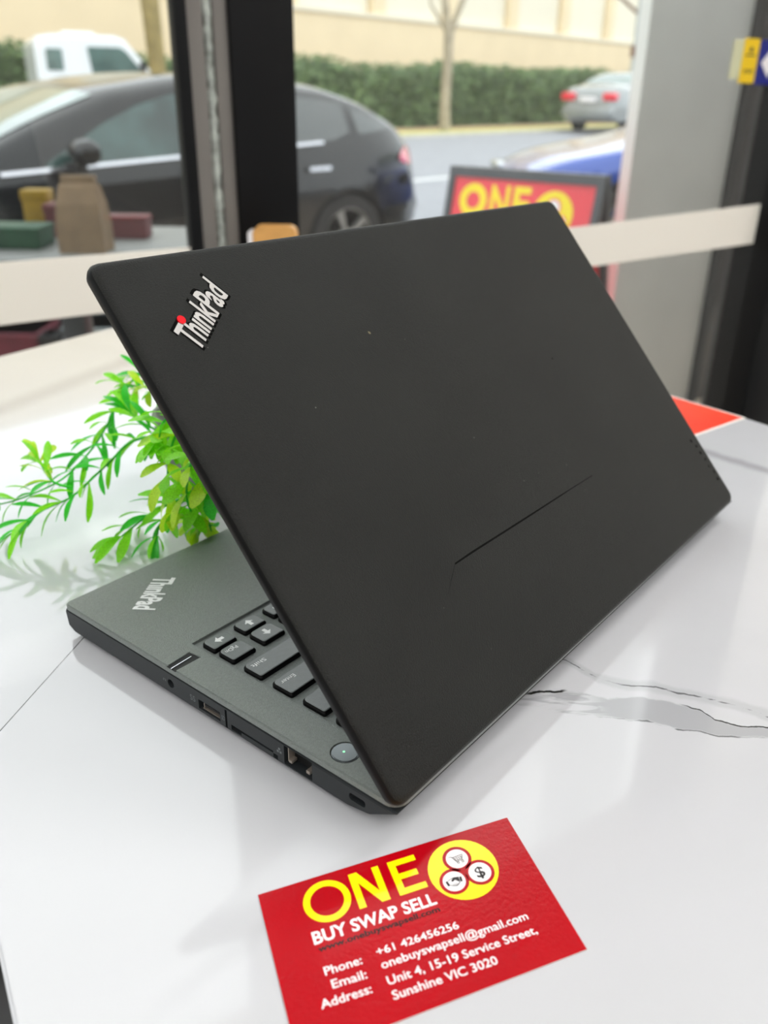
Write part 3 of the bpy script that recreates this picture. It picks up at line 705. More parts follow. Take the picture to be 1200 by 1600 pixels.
# red leaflet far right
A_ = Vector((.2947, .6666, 0)); dB = Vector((-.0512, -.0401, 0)).normalized(); dC = Vector((-.0408, .0505, 0)).normalized()
lf = empty('red_leaflet', A_)
tag(lf, 'glossy orange-red leaflet lying behind the laptop at the right table edge', 'leaflet')
bm = bmesh.new(); poly_prism(bm, [(0, 0), (.10, 0), (.10, .075), (0, .075)], lambda a, b, h: dB * a + dC * b + Vector((0, 0, h)), .0002, .0006); bobj('leaflet_stock', bm, M_cardedge, lf)
bm = bmesh.new(); poly_prism(bm, [(.002, .002), (.098, .002), (.098, .073), (.002, .073)], lambda a, b, h: dB * a + dC * b + Vector((0, 0, h)), .0006, .0007); bobj('leaflet_print', bm, M_orange, lf)

# ------------------------------------------------------------------ plant
CAMP = Vector((0, 0, .23570081)); FPX = 1341.541
def ray(u, v):
    d = _r * ((u - 600) / FPX) + _u * (-(v - 800) / FPX) + _f; return d.normalized()
def at_z(u, v, z):
    d = ray(u, v); return CAMP + d * ((z - CAMP.z) / d.z)
PB = at_z(322, 758, 0.0)
pl = empty('potted_plant', PB)
tag(pl, 'artificial plant with glossy bright green sprigs in a grey pot beside the laptop', 'plant')
bm = bmesh.new(); rings = []
for (r, z) in ((.0, .001), (.020, .001), (.026, .02), (.029, .045), (.030, .052), (.0275, .052), (.0265, .044), (.0, .044)):
    rings.append([bm.verts.new((r * math.cos(2 * PI * k / 24), r * math.sin(2 * PI * k / 24), z)) for k in range(24)] if r else [bm.verts.new((0, 0, z))])
for r0, r1 in zip(rings, rings[1:]):
    if len(r0) == 1: [bm.faces.new((r0[0], r1[i], r1[(i + 1) % 24])) for i in range(24)]
    elif len(r1) == 1: [bm.faces.new((r0[(i + 1) % 24], r0[i], r1[0])) for i in range(24)]
    else: [bm.faces.new((r0[i], r0[(i + 1) % 24], r1[(i + 1) % 24], r1[i])) for i in range(24)]
bobj('pot', bm, M_pot, pl, True)
def leaf_mesh(m):
    V = []; F = []; n = 7
    for i in range(n):
        t = i / (n - 1); w = .5 * (math.sin(PI * min(1, t * .93 + .04)) ** .8) * (.35 + .9 * t) * .26 + .012
        if i == n - 1: w = .03
        z = .10 * math.sin(PI * t) - .05 * t
        V += [(t, -w, z + w * .25), (t, 0, z), (t, w, z + w * .25)]
    for i in range(n - 1):
        a = 3 * i; F += [(a, a + 3, a + 4, a + 1), (a + 1, a + 4, a + 5, a + 2)]
    me = bpy.data.meshes.new('leaf'); me.from_pydata(V, [], F); me.update(); me.materials.append(m)
    for p in me.polygons: p.use_smooth = True
    return me
LM = [leaf_mesh(m) for m in (M_leafA, M_leafB, M_leafC)]
rl = random.Random(11)
def leaf(p, d, L, kind, roll=0.0, wide=1.0):
    d = d.normalized()
    if p.z + d.z * L < .005: d = Vector((d.x, d.y, max(d.z, (.005 - p.z) / L))).normalized()      # leaves stay above the table
    lt = Matrix.Rotation(-AL, 3, 'Z') @ (p + d * L - LO)
    if lt.y > -.003 and lt.z < .024: return None                                                 # and clear of the laptop
    o = link('leaf', LM[kind], None, pl); a = d.cross(Vector((0, 0, 1)))
    if a.length < .1: a = Vector((1, 0, 0))
    a.normalize(); b = a.cross(d)
    a2 = a * math.cos(roll) + b * math.sin(roll); b2 = a2.cross(d)
    R_ = Matrix((d, -a2 * wide, b2)).transposed().to_4x4()
    o.matrix_local = Matrix.Translation(p - PB) @ R_ @ Matrix.Scale(L, 4); return o
def sprig(pix, zs, kinds=(0, 1), step=.010, L=(.016, .024), spread=.8, wide=1.0, tip=True, whorl=3):
    P = [at_z(u, v, z) for (u, v), z in zip(pix, zs)]
    pts = []
    for i in range(len(P) - 1):
        for k in range(6):
            t = k / 6; p0 = P[max(i - 1, 0)]; p1 = P[i]; p2 = P[i + 1]; p3 = P[min(i + 2, len(P) - 1)]
            pts.append(.5 * ((2 * p1) + (p2 - p0) * t + (2 * p0 - 5 * p1 + 4 * p2 - p3) * t * t + (3 * p1 - p0 - 3 * p2 + p3) * t ** 3))
    pts.append(P[-1])
    tube('stem', [p - PB for p in pts], [.0009 - .0005 * i / len(pts) for i in range(len(pts))], M_leafA, pl, 6)
    acc = 0; ph = rl.uniform(0, 6)
    for i in range(1, len(pts)):
        acc += (pts[i] - pts[i - 1]).length
        if acc > step:
            acc = 0; d = (pts[i] - pts[i - 1]).normalized(); a = d.cross(Vector((0, 0, 1))).normalized(); b = a.cross(d); ph += 1.1
            for w in range(whorl):
                an = ph + w * 2 * PI / whorl + rl.uniform(-.3, .3)
                dd = d * 1.0 + (a * math.cos(an) + b * math.sin(an)) * spread * rl.uniform(.7, 1.3)
                leaf(pts[i], dd, rl.uniform(*L), rl.choice(kinds), rl.uniform(-.6, .6), wide)
    if tip:
        d = (pts[-1] - pts[-2]).normalized()
        for w in range(4):
            leaf(pts[-1], d + Vector((rl.uniform(-.5, .5), rl.uniform(-.5, .5), rl.uniform(-.3, .4))), rl.uniform(*L), rl.choice(kinds), rl.uniform(-.6, .6), wide)
Z = lambda *a: a
# sprigs follow the photo: image position of the stem plus a height above the table
sprig([(330, 640), (250, 610), (190, 600)], (.085, .075, .062), (1, 2), .012)
sprig([(310, 655), (232, 590), (213, 587), (182, 636), (163, 672), (140, 706), (98, 748), (35, 778), (-10, 790)], (.06, .066, .064, .055, .048, .042, .034, .026, .020), (0, 0, 1), .0095, (.016, .024), .8, .72)
sprig([(310, 700), (258, 682), (206, 690), (176, 717), (150, 742), (112, 776), (66, 798), (36, 824)], (.055, .052, .046, .040, .035, .028, .022, .016), (0, 1, 1, 0), .0085, (.016, .024), .8, .72)
sprig([(113, 762), (82, 752), (62, 722)], (.032, .036, .040), (1, 2), .010, (.016, .022))
sprig([(260, 680), (222, 660), (204, 645)], (.05, .056, .060), (1, 0), .010)
sprig([(310, 770), (268, 786), (228, 808), (190, 838)], (.035, .026, .018, .010), (0, 1, 1), .0095, (.016, .024))
sprig([(300, 770), (255, 812), (246, 836)], (.03, .018, .010), (0, 1), .010, (.014, .02))
sprig([(320, 640), (275, 680), (262, 745), (275, 790)], (.075, .07, .055, .04), (1, 2, 1), .0065, (.014, .022), 1.0, 1.5)
sprig([(330, 680), (300, 720), (292, 780), (312, 822)], (.08, .07, .05, .025), (1, 1, 2), .0060, (.014, .022), 1.1, 1.5)
sprig([(340, 720), (318, 770), (330, 830)], (.07, .05, .022), (0, 1, 2), .0065, (.014, .02), 1.1, 1.5)
sprig([(340, 780), (320, 806), (312, 820)], (.04, .03, .022), (1, 2), .006, (.012, .02), 1.2, 1.6, whorl=4)
sprig([(280, 640), (255, 660), (248, 690)], (.085, .075, .07), (1,), .008, (.014, .022), 1.0, 1.4)

# ------------------------------------------------------------------ small wooden stand beyond the lid
wp = at_z(430, 352, .080); 
ws = empty('wooden_stand', (wp.x, wp.y, 0))
tag(ws, 'small light wooden stand with a pale rounded end, peeping over the laptop lid', 'stand')
bm = bmesh.new(); poly_prism(bm, rrect(-.028, .028, .004, .080, .010, 5, (.010, .010, .002, .002)), lambda a, b, h: Vector((a, h, b)), -.012, .012)
bmesh.ops.recalc_face_normals(bm, faces=bm.faces); bobj('stand_body', bm, M_wood, ws, True)
bm = bmesh.new(); poly_prism(bm, rrect(-.0345, -.0285, .004, .074, .003, 4, (.003, .003, .001, .001)), lambda a, b, h: Vector((a, h, b)), -.012, .012)
bobj('stand_side', bm, M_whi, ws, True)['label'] = 'white side'
box('stand_foot', -.036, .030, -.02, .02, .0, .004, M_wood, ws, None, .001)

# ------------------------------------------------------------------ sticker on the glass
sk = empty('direction_sticker', SN(1.488, WD - .002, .262)); sk.rotation_euler[2] = math.atan2(WT.y, WT.x)
tag(sk, 'yellow and blue sign sticker with a white arrow on the right window pane', 'sticker')
box('pale_strip', -.028, .0, -.0008, 0, .004, .067, M_stpale, sk)['label'] = 'pale yellow strip'  # paler strip left of the yellow panel
box('yellow_panel', .0, .044, -.0012, 0, -.002, .070, M_styel, sk)
box('blue_panel', .0445, .150, -.0012, 0, -.004, .069, M_stblue, sk)
def stk(V, m, name='sticker_print'): return mesh(name, [(x, -.0016, z) for x, z in V], [tuple(range(len(V)))], m, sk)
stk([(.022 + .0065 * math.cos(2 * PI * i / 10) * (1 if i % 2 else .55), .052 + .0065 * math.sin(2 * PI * i / 10) * (1 if i % 2 else .55)) for i in range(10)], M_blk)
stk([(.008, .042), (.036, .042), (.036, .0445), (.008, .0445)], M_blk)
stk([(.008, .0150), (.036, .0150), (.036, .0165), (.008, .0165)], M_blk); stk([(.008, .0185), (.036, .0185), (.036, .0200), (.008, .0200)], M_blk)
stk([(.056, .032), (.084, .060), (.084, .046), (.140, .046), (.140, .018), (.084, .018), (.084, .006)], M_whi)['label'] = 'white arrow'

# ------------------------------------------------------------------ outside, next to the window
pz = -1.02
PIL = tag(wbox('pillar', 2.634, 3.190, 2.40, 2.45, pz, 3.4, M_pillar), 'tall plain grey painted pillar outside the right window pane', 'pillar')
sf = empty('shopfront_frame', SN(3.19, 2.40, pz)); tag(sf, 'black framed dark glass shopfront return right of the grey pillar', 'shopfront')
sf.rotation_euler[2] = math.atan2(WT.y, WT.x)
for (a, b, m, c0, c1) in ((.0, .040, M_black, -.02, .03), (.045, .16, M_darkpanel, .0, .02), (.165, .19, M_black, -.02, .03), (.195, .90, M_darkpanel, 0, .02), (.90, 1.0, M_black, -.02, .03)):
    box('black_upright' if m is M_black else 'dark_pane', a, b, c0, c1, 0, 3.4, m, sf)
box('bright_line', .1905, .1935, -.012, .0, 0, 3.4, M_alu, sf)

# ground: near footpath of pavers, kerb, road, far verge
fp = empty('footpath'); fp['kind'] = 'structure'
box('paver_bed', -12, 30, -4.5, 4.15, -1.30, -1.045, M_joint, fp, rn)
fpz = -1.0144
pm = bpy.data.meshes.new('paver'); b2 = bmesh.new(); addbox(b2, -.196, .196, -.196, .196, -.035, 0, None, .004, 1); b2.to_mesh(pm); b2.free(); pm.materials.append(M_paver)
ra = math.atan2(ST.y, ST.x); rk = random.Random(4); cnt = 0
spots = []
for i in range(-14, 26):
    for j in range(-12, 9):
        p = RN(i * .4 + .2 + (.2 if j % 2 else 0), .85 + j * .4, fpz + rk.uniform(-.002, .002))
        if j * .4 + .85 < 4.1 and p.dot(WN) > WD + .36: spots.append(((p - Vector((.2, 2.6, 0))).length, p))
spots.sort(key=lambda q: q[0])
for _, p in spots[:290]:
    o = link('paver', pm, None, fp); o.location = p; o.rotation_euler[2] = ra
box('edge_strip', -6, 8, WD + .04, WD + .42, -1.30, fpz - .004, M_kerb, fp, wn)
kb = empty('trim_4'); kb['kind'] = 'structure'
rbox('kerb_stone', -12, 30, 4.16, 4.30, -1.30, fpz, M_kerb, kb, .01)
V = []; F = []
ns = [4.3, 5, 6, 7, 8, 9, 10, 11, 12, 12.9]
for n in ns: V += [RN(-60, n, zroad(n)), RN(120, n, zroad(n))]
for i in range(len(ns) - 1): F.append((2 * i, 2 * i + 1, 2 * i + 3, 2 * i + 2))
rd = mesh('road', V, F, M_road); rd['kind'] = 'structure'
rbox('road_line', 9.5, 11.3, 7.62, 7.75, zroad(7.68) - .01, zroad(7.68) + .006, M_line, rd)
for s in (15.5, 21.5, 3.5, -2.5): rbox('road_line', s, s + 1.8, 7.62, 7.75, zroad(7.68) - .01, zroad(7.68) + .006, M_line, rd)
vg = empty('far_verge'); vg['kind'] = 'structure'
rbox('kerb_stone', -30, 90, 12.9, 13.1, -1.2, -.60, M_kerb, vg)
rbox('grass_strip', -30, 90, 13.1, 14.4, -1.2, -.605, M_grass, vg)
rbox('soil_strip', -30, 90, 14.4, 19.2, -1.2, -.60, M_mulch, vg)
gp = mesh('ground', [(-150, -150, -1.32), (150, -150, -1.32), (150, 150, -1.32), (-150, 150, -1.32)], [(0, 1, 2, 3)], M_road); gp['kind'] = 'structure'

# building across the street
bd = empty('building'); tag(bd, 'long beige rendered building with cream recessed panels above the hedge', 'building')
BN = 19.0; bz0 = -.8; ztop = 7.0; zled = 2.30
rbox('wall_base', -12, 75, BN, BN + .5, bz0, zled - .10, M_build, bd)
rbox('back_wall', -12, 75, BN + .45, BN + .8, zled - .1, ztop, M_build, bd)
rbox('ledge', -12, 75, BN - .06, BN + .46, zled - .10, zled, M_cream, bd)
s = 22.1 - 3.62 * 9
while s < 75:
    rbox('pier', s - .28, s + .28, BN, BN + .44, zled, ztop, M_build, bd)
    rbox('panel', s + .32, s + 3.30, BN + .20, BN + .40, zled + .02, zled + 2.6, M_cream, bd)
    s += 3.62
rbox('parapet', -12, 75, BN - .02, BN + .45, zled + 2.62, ztop, M_build, bd)

# hedge: core with separate leaf clusters, nobody could count the leaves
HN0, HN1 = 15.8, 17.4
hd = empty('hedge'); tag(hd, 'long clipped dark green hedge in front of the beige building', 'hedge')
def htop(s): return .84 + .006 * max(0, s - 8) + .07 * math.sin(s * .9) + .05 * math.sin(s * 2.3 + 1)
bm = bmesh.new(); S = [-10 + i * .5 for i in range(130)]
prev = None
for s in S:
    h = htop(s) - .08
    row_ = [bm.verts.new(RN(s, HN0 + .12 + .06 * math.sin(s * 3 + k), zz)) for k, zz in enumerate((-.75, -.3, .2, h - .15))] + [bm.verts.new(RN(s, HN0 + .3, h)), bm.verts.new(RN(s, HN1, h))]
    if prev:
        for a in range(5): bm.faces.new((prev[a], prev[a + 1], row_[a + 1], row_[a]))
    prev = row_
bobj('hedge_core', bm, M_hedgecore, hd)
rh = random.Random(9); V = []; F = []
for _ in range(17000):
    s = rh.uniform(-6, 50); 
    if rh.random() < .78: n = HN0 + rh.uniform(-.14, .12) + .06 * math.sin(s * 3.1); z = rh.uniform(-.72, htop(s))
    else: n = rh.uniform(HN0, HN1); z = htop(s) + rh.uniform(-.08, .06)
    c = RN(s, n, z); L = rh.uniform(.045, .095)
    d = Vector((rh.gauss(0, 1), rh.gauss(0, 1), rh.gauss(0, 1))).normalized(); a = d.orthogonal().normalized() * L * .5
    a.rotate(Matrix.Rotation(rh.uniform(0, 6), 3, d)); e = d.cross(a).normalized() * L
    i = len(V); V += [c - e, c + a, c + e, c - a + d * L * .3]; F.append((i, i + 1, i + 2, i + 3))
lv = mesh('hedge_leaves', V, F, M_hedge, hd); lv['kind'] = 'stuff'

# trees
def tree(name, base, m, pts, branches, label):
    t = empty(name, base); tag(t, label, 'tree')
    tube('trunk', [p[0] for p in pts], [p[1] for p in pts], m, t, 12)
    for br in branches: tube('branch', [b[0] for b in br], [b[1] for b in br], m, t, 8)
    return t
def col(u, n):       # street point seen in image column u at street depth n
    X = (u - 600) / 1493.0; Y = n / (-.766 * X + .643); return Vector((X * Y, Y, 0))
b0 = col(688, 14.2); b0.z = -.78
tree('street_tree', b0, M_bark, [(Vector((0, 0, 0)), .15), (Vector((-.03, 0, .8)), .125), (Vector((.0, 0, 1.8)), .115), (Vector((.0, 0, 2.35)), .12)],
     [[(Vector((0, 0, 2.25)), .10), (Vector((-.12, 0, 3.0)), .085), (Vector((-.18, 0, 4.5)), .07), (Vector((-.1, 0, 6.5)), .04)],
      [(Vector((0, 0, 2.25)), .09), (Vector((.25, 0, 2.9)), .07), (Vector((.7, 0, 3.9)), .055), (Vector((1.3, .2, 5.5)), .03)],
      [(Vector((-.02, 0, 2.3)), .05), (Vector((-.45, 0, 2.9)), .03), (Vector((-.6, 0, 3.8)), .025)],
      [(Vector((.5, 0, 3.5)), .04), (Vector((.4, 0, 4.4)), .03), (Vector((.6, 0, 5.5)), .02)]],
     'pale slim tree trunk forking above the hedge, right of the dark hatchback')
b1 = col(240, 14.2); b1.z = -.78
tree('street_tree', b1, M_bark2, [(Vector((0, 0, 0)), .17), (Vector((0, 0, 1)), .15), (Vector((-.03, 0, 2.2)), .16), (Vector((-.08, 0, 3.2)), .17), (Vector((-.1, 0, 5.5)), .13)],
     [[(Vector((0, 0, 2.3)), .09), (Vector((.16, 0, 2.8)), .06), (Vector((.42, 0, 3.2)), .045), (Vector((.7, 0, 4.2)), .03)],
      [(Vector((.18, 0, 2.8)), .04), (Vector((.14, 0, 3.4)), .03), (Vector((.2, 0, 4.2)), .02)]],
     'thick yellowish-brown tree trunk behind the white truck cab')
b2_ = col(997, 14.2); b2_.z = -.78
tree('street_tree', b2_, M_bark3, [(Vector((-.05, 0, 0)), .24), (Vector((0, 0, 2)), .2), (Vector((.28, 0, 5)), .18), (Vector((.4, 0, 7)), .14)],
     [[(Vector((.05, 0, 2.6)), .07), (Vector((-.5, 0, 3.4)), .06), (Vector((-1.2, 0, 3.9)), .05), (Vector((-2.2, 0, 4.05)), .035)]],
     'dark brown leaning trunk beside the grey pillar, above the silver sedan')
b3 = col(972, 13.6); b3.z = -.78
pp = empty('sign_pole', b3); tag(pp, 'slim pale grey street pole left of the brown trunk', 'pole')
tube('pole_shaft', [(0, 0, 0), (0, 0, 5)], .05, M_pole, pp, 10)
box('pole_plate', -.12, .12, -.06, -.05, 2.1, 2.4, M_bark3, pp)['label'] = 'small brownish sign plate'

# ------------------------------------------------------------------ cars
def lerpc(pts, x):
    if x >= pts[0][0]: return pts[0][1]
    for (xa, ya), (xb, yb) in zip(pts, pts[1:]):
        if xb <= x <= xa: 
            t = (x - xa) / (xb - xa); return ya + (yb - ya) * t
    return pts[-1][1]
def smooth_tab(pts, x0, x1, n=90, it=3):
    X = [x0 + (x1 - x0) * i / (n - 1) for i in range(n)]; Y = [lerpc(pts, x) for x in X]
    for _ in range(it): Y = [Y[0]] + [(Y[i - 1] + 2 * Y[i] + Y[i + 1]) / 4 for i in range(1, n - 1)] + [Y[-1]]
    return X, Y
class Car:
    def __init__(s, top, belt, half, name, label, loc, rz, paint, wheels=(1.36, -1.34), wr=.32):
        s.x0, s.x1 = top[0][0], top[-1][0]; s.half = half
        s.X, s.T = smooth_tab(top, s.x0, s.x1); _, s.B = smooth_tab(belt, s.x0, s.x1)
        s.root = empty(name, loc, rz); tag(s.root, label, 'car'); s.paint = paint; s.wheels = wheels; s.wr = wr
        s.body()
    def g(s, tab, x):
        n = len(s.X); t = (x - s.x0) / (s.x1 - s.x0) * (n - 1); i = max(0, min(n - 2, int(t))); f = t - i
        return tab[i] * (1 - f) + tab[i + 1] * f
    def w(s, x):
        L = s.x0 - s.x1; u = (x - s.x1) / L; e = min(u, 1 - u) * L
        return s.half * (1 - .24 * max(0, 1 - e / .75) ** 2.2)
    def sec(s, x):
        T_, B_ = s.g(s.T, x), s.g(s.B, x); w = s.w(x); B_ = min(B_, T_ - .03)
        cab = max(0, min(1, (T_ - B_ - .06) / .35)); zb = .22 + .10 * max(0, 1 - min(s.x0 - x, x - s.x1) / .3)
        wr_ = w * (1 - .10) - cab * w * .13
        return [(w * .8, zb), (w * .97, zb + .04), (w * 1.0, zb + .2), (w * 1.0, (zb + B_) / 2 + .05), (w * .985, B_ - .08), (w * .95, B_), (w * .95 + (wr_ - w * .95) * .5, B_ + (T_ - B_) * .45), (wr_, T_ - .07 * cab - .012), (wr_ - .06, T_ - .025 * cab - .004), (wr_ - .16, T_), (wr_ * .4, T_ + .012), (0, T_ + .016)]
    def side_y(s, x, z):
        P = s.sec(x)
        for (ya, za), (yb, zb) in zip(P[3:9], P[4:10]):
            if za <= z <= zb and zb > za: return ya + (yb - ya) * (z - za) / (zb - za)
        return P[8][0]
    def top_z(s, x, y):
        P = list(reversed(s.sec(x))); y = abs(y)
        for (ya, za), (yb, zb) in zip(P, P[1:]):
            if ya <= y <= yb and yb > ya: return za + (zb - za) * (y - ya) / (yb - ya)
        return P[-1][1]
    def body(s):
        bm = bmesh.new(); rows = []
        for x in s.X:
            P = s.sec(x); full = [(y, z) for y, z in P] + [(-y, z) for y, z in reversed(P[:-1])]
            rows.append([bm.verts.new((x, y, z)) for y, z in full])
        m_ = len(rows[0])
        for a, b in zip(rows, rows[1:]):
            for i in range(m_): bm.faces.new((a[i], a[(i + 1) % m_], b[(i + 1) % m_], b[i]))
        bm.faces.new(rows[0]); bm.faces.new(rows[-1])
        o = bobj('car_body', bm, s.paint)
        for wx in s.wheels:
            pass
        cs = []
        for wx in s.wheels:
            b2 = bmesh.new(); r = s.wr + .045
            poly_prism(b2, [(wx + math.cos(2 * PI * k / 28) * r, s.wr + math.sin(2 * PI * k / 28) * r) for k in range(28)], lambda a, b, h: Vector((a, h, b)), s.half - .27, s.half + .1)
            bmesh.ops.recalc_face_normals(b2, faces=b2.faces); cs.append(bobj('c', b2, M_tyre))
            b2 = bmesh.new()
            poly_prism(b2, [(wx + math.cos(2 * PI * k / 28) * r, s.wr + math.sin(2 * PI * k / 28) * r) for k in range(28)], lambda a, b, h: Vector((a, h, b)), -s.half - .1, -s.half + .27)
            bmesh.ops.recalc_face_normals(b2, faces=b2.faces); cs.append(bobj('c', b2, M_tyre))
        cut(o, cs)
        for p in o.data.polygons: p.use_smooth = True
        try: o.data.set_sharp_from_angle(angle=math.radians(40))
        except Exception: pass
        o.parent = s.root
        for wx in s.wheels:
            for sd in (1, -1):
                b3 = bmesh.new(); rings = []; y0 = sd * (s.half - .21); y1 = sd * (s.half - .01); R = s.wr
                for (r, y) in ((R * .72, y0), (R * .95, y0), (R, y0 + (y1 - y0) * .12), (R, y0 + (y1 - y0) * .88), (R * .95, y1), (R * .70, y1), (R * .68, y1 - sd * .06)):
                    rings.append([b3.verts.new((wx + r * math.cos(2 * PI * k / 32), y, R + r * math.sin(2 * PI * k / 32))) for k in range(32)])
                for r0, r1 in zip(rings, rings[1:]):
                    for k in range(32): b3.faces.new((r0[k], r0[(k + 1) % 32], r1[(k + 1) % 32], r1[k]))
                wh = bobj('wheel', b3, M_tyre, s.root, True)
                b3 = bmesh.new()
                for k in range(5):
                    a = 2 * PI * k / 5
                    P = [(math.cos(a - .22) * .06, math.sin(a - .22) * .06), (math.cos(a + .22) * .06, math.sin(a + .22) * .06), (math.cos(a + .16) * R * .68, math.sin(a + .16) * R * .68), (math.cos(a - .16) * R * .68, math.sin(a - .16) * R * .68)]
                    poly_prism(b3, [(wx + p, R + q) for p, q in P], lambda a_, b_, h: Vector((a_, h, b_)), y1 - sd * .05, y1 - sd * .02)
                poly_prism(b3, [(wx + math.cos(2 * PI * k / 16) * .07, R + math.sin(2 * PI * k / 16) * .07) for k in range(16)], lambda a_, b_, h: Vector((a_, h, b_)), y1 - sd * .05, y1 - sd * .015)
                for k in range(32):
                    a, b = 2 * PI * k / 32, 2 * PI * (k + 1) / 32
                    poly_prism(b3, [(wx + math.cos(q) * r, R + math.sin(q) * r) for q, r in ((a, R * .66), (b, R * .66), (b, R * .72), (a, R * .72))], lambda a_, b_, h: Vector((a_, h, b_)), y1 - sd * .05, y1 - sd * .01)
                bobj('rim', b3, M_rim, wh)
    def side(s, name, poly, m, off=.006, sides=(1, -1), label=None, sub=8):
        """panel following the flank; poly is (x, zlow, zhigh) stations"""
        for sd in sides:
            V = []; F = []
            k = 5
            for (x, z0, z1) in poly:
                for j in range(k):
                    z = z0 + (z1 - z0) * j / (k - 1); V.append((x, sd * (s.side_y(x, z) + off), z))
            for i in range(len(poly) - 1):
                for j in range(k - 1): a = i * k + j; F.append((a, a + 1, a + k + 1, a + k))
            o = mesh(name, V, F, m, s.root, True)
            if label: o['label'] = label
    def top(s, name, xs_, ins, m, off=.008):
        V = []; F = []; k = 9
        for x in xs_:
            P = s.sec(x); hw = P[9][0] + .09 - ins
            for j in range(k): y = -hw + 2 * hw * j / (k - 1); V.append((x, y, s.top_z(x, y) + off))
        for i in range(len(xs_) - 1):
            for j in range(k - 1): a = i * k + j; F.append((a, a + 1, a + k + 1, a + k))
        return mesh(name, V, F, m, s.root, True)
    def mirrors(s, x, z):
        for sd in (1, -1):
            bm = bmesh.new(); b2 = bmesh.new(); bmesh.ops.create_icosphere(b2, subdivisions=2, radius=1)
            y = sd * (s.side_y(x, z) + .14)
            merge(bm, b2, lambda c: Vector((x - .02 + c.x * .075 * (1 if c.x > 0 else .5), y + c.y * .13, z + .06 + c.z * .075)))
            q = bobj('mirror_cap', bm, s.paint, s.root, True)
            box('mirror_arm', x - .03, x + .03, min(y - sd * .02, y - sd * .17), max(y - sd * .02, y - sd * .17), z - .06, z + .0, M_tyre, q, None, .01)
def rng(a, b, n): return [a + (b - a) * i / (n - 1) for i in range(n)]
M_cg = mat('dark_car_window', rgb(26, 40, 40), 0.04, spec=0.8, coat=0.6, noise=0.3, nscale=3)
M_cg3 = mat('green_tinted_window', rgb(52, 76, 74), 0.06, spec=0.5, coat=0.3, noise=0.5, nscale=4)
M_cg2 = mat('pale_car_window', rgb(96, 120, 114), 0.06, spec=0.8, coat=0.6, noise=0.35, nscale=3)
# dark hatchback at the kerb, nose to the left
hatch_top = [(2.23, .50), (2.17, .66), (1.9, .80), (1.3, .93), (.98, .99), (.55, 1.20), (.15, 1.36), (-.3, 1.445), (-.8, 1.45), (-1.3, 1.40), (-1.62, 1.30), (-1.95, 1.10), (-2.10, .98), (-2.20, .80), (-2.23, .55)]
hatch_belt = [(2.23, .45), (1.9, .68), (1.0, .88), (0, .93), (-1.2, 1.0), (-1.9, 1.03), (-2.1, .93), (-2.23, .55)]
def hatch_loc(s, n): return RN(s, n, zroad(n))
dc = Car(hatch_top, hatch_belt, .89, 'hatchback_car', 'dark hatchback parked at the near kerb, seen side-on behind the left window', hatch_loc(3.28, 5.32), math.atan2(-ST.y, -ST.x), M_carblack)
HS = (1,)   # left flank faces the shop
for sds in ((1, -1),):
    dc.side('door_glass', [(x, z0, z1) for x, z0, z1 in ((.62, .925, .965), (.45, .935, 1.06), (.25, .94, 1.17), (.05, .95, 1.26), (-.15, .96, 1.32), (-.28, .965, 1.345))], M_cg3, .006, sds, 'front door window')
    dc.side('door_glass', [(x, z0, z1) for x, z0, z1 in ((-.36, .97, 1.35), (-.6, .98, 1.365), (-.85, .995, 1.355), (-1.05, 1.01, 1.32), (-1.25, 1.03, 1.30), (-1.40, 1.08, 1.27))], M_cg, .006, sds)
    dc.side('quarter_glass', [(-1.47, 1.06, 1.245), (-1.58, 1.07, 1.20), (-1.70, 1.085, 1.14), (-1.78, 1.095, 1.11)], M_cg, .006, sds)
    dc.side('window_trim', [(x, .925 + (.62 - x) * .047, .945 + (.62 - x) * .047) for x in rng(.85, -1.15, 9)], M_chrome, .012, sds)
    dc.side('tail_lamp', [(-1.86, .86, .90), (-1.95, .83, .96), (-2.05, .82, .95), (-2.14, .82, .92), (-2.19, .83, .88)], M_tail, .014, sds, 'red tail lamp')
    dc.side('door_seam', [(.74, .30, .88), (.752, .30, .88)], M_tyre, .003, sds)
    dc.side('door_seam', [(-.32, .30, .93), (-.332, .30, .93)], M_tyre, .003, sds)
    dc.side('door_handle', [(x, .80, .83) for x in rng(-.1, -.28, 4)], M_chrome, .03, sds)
    dc.side('door_handle', [(x, .83, .86) for x in rng(-.98, -1.16, 4)], M_chrome, .03, sds)
dc.top('windscreen', rng(.92, .22, 8), .03, M_cg2); dc.top('rear_glass', rng(-1.62, -1.95, 5), .05, M_cg); dc.mirrors(.50, .97); dc.root.scale = (1.17, 1, .93)
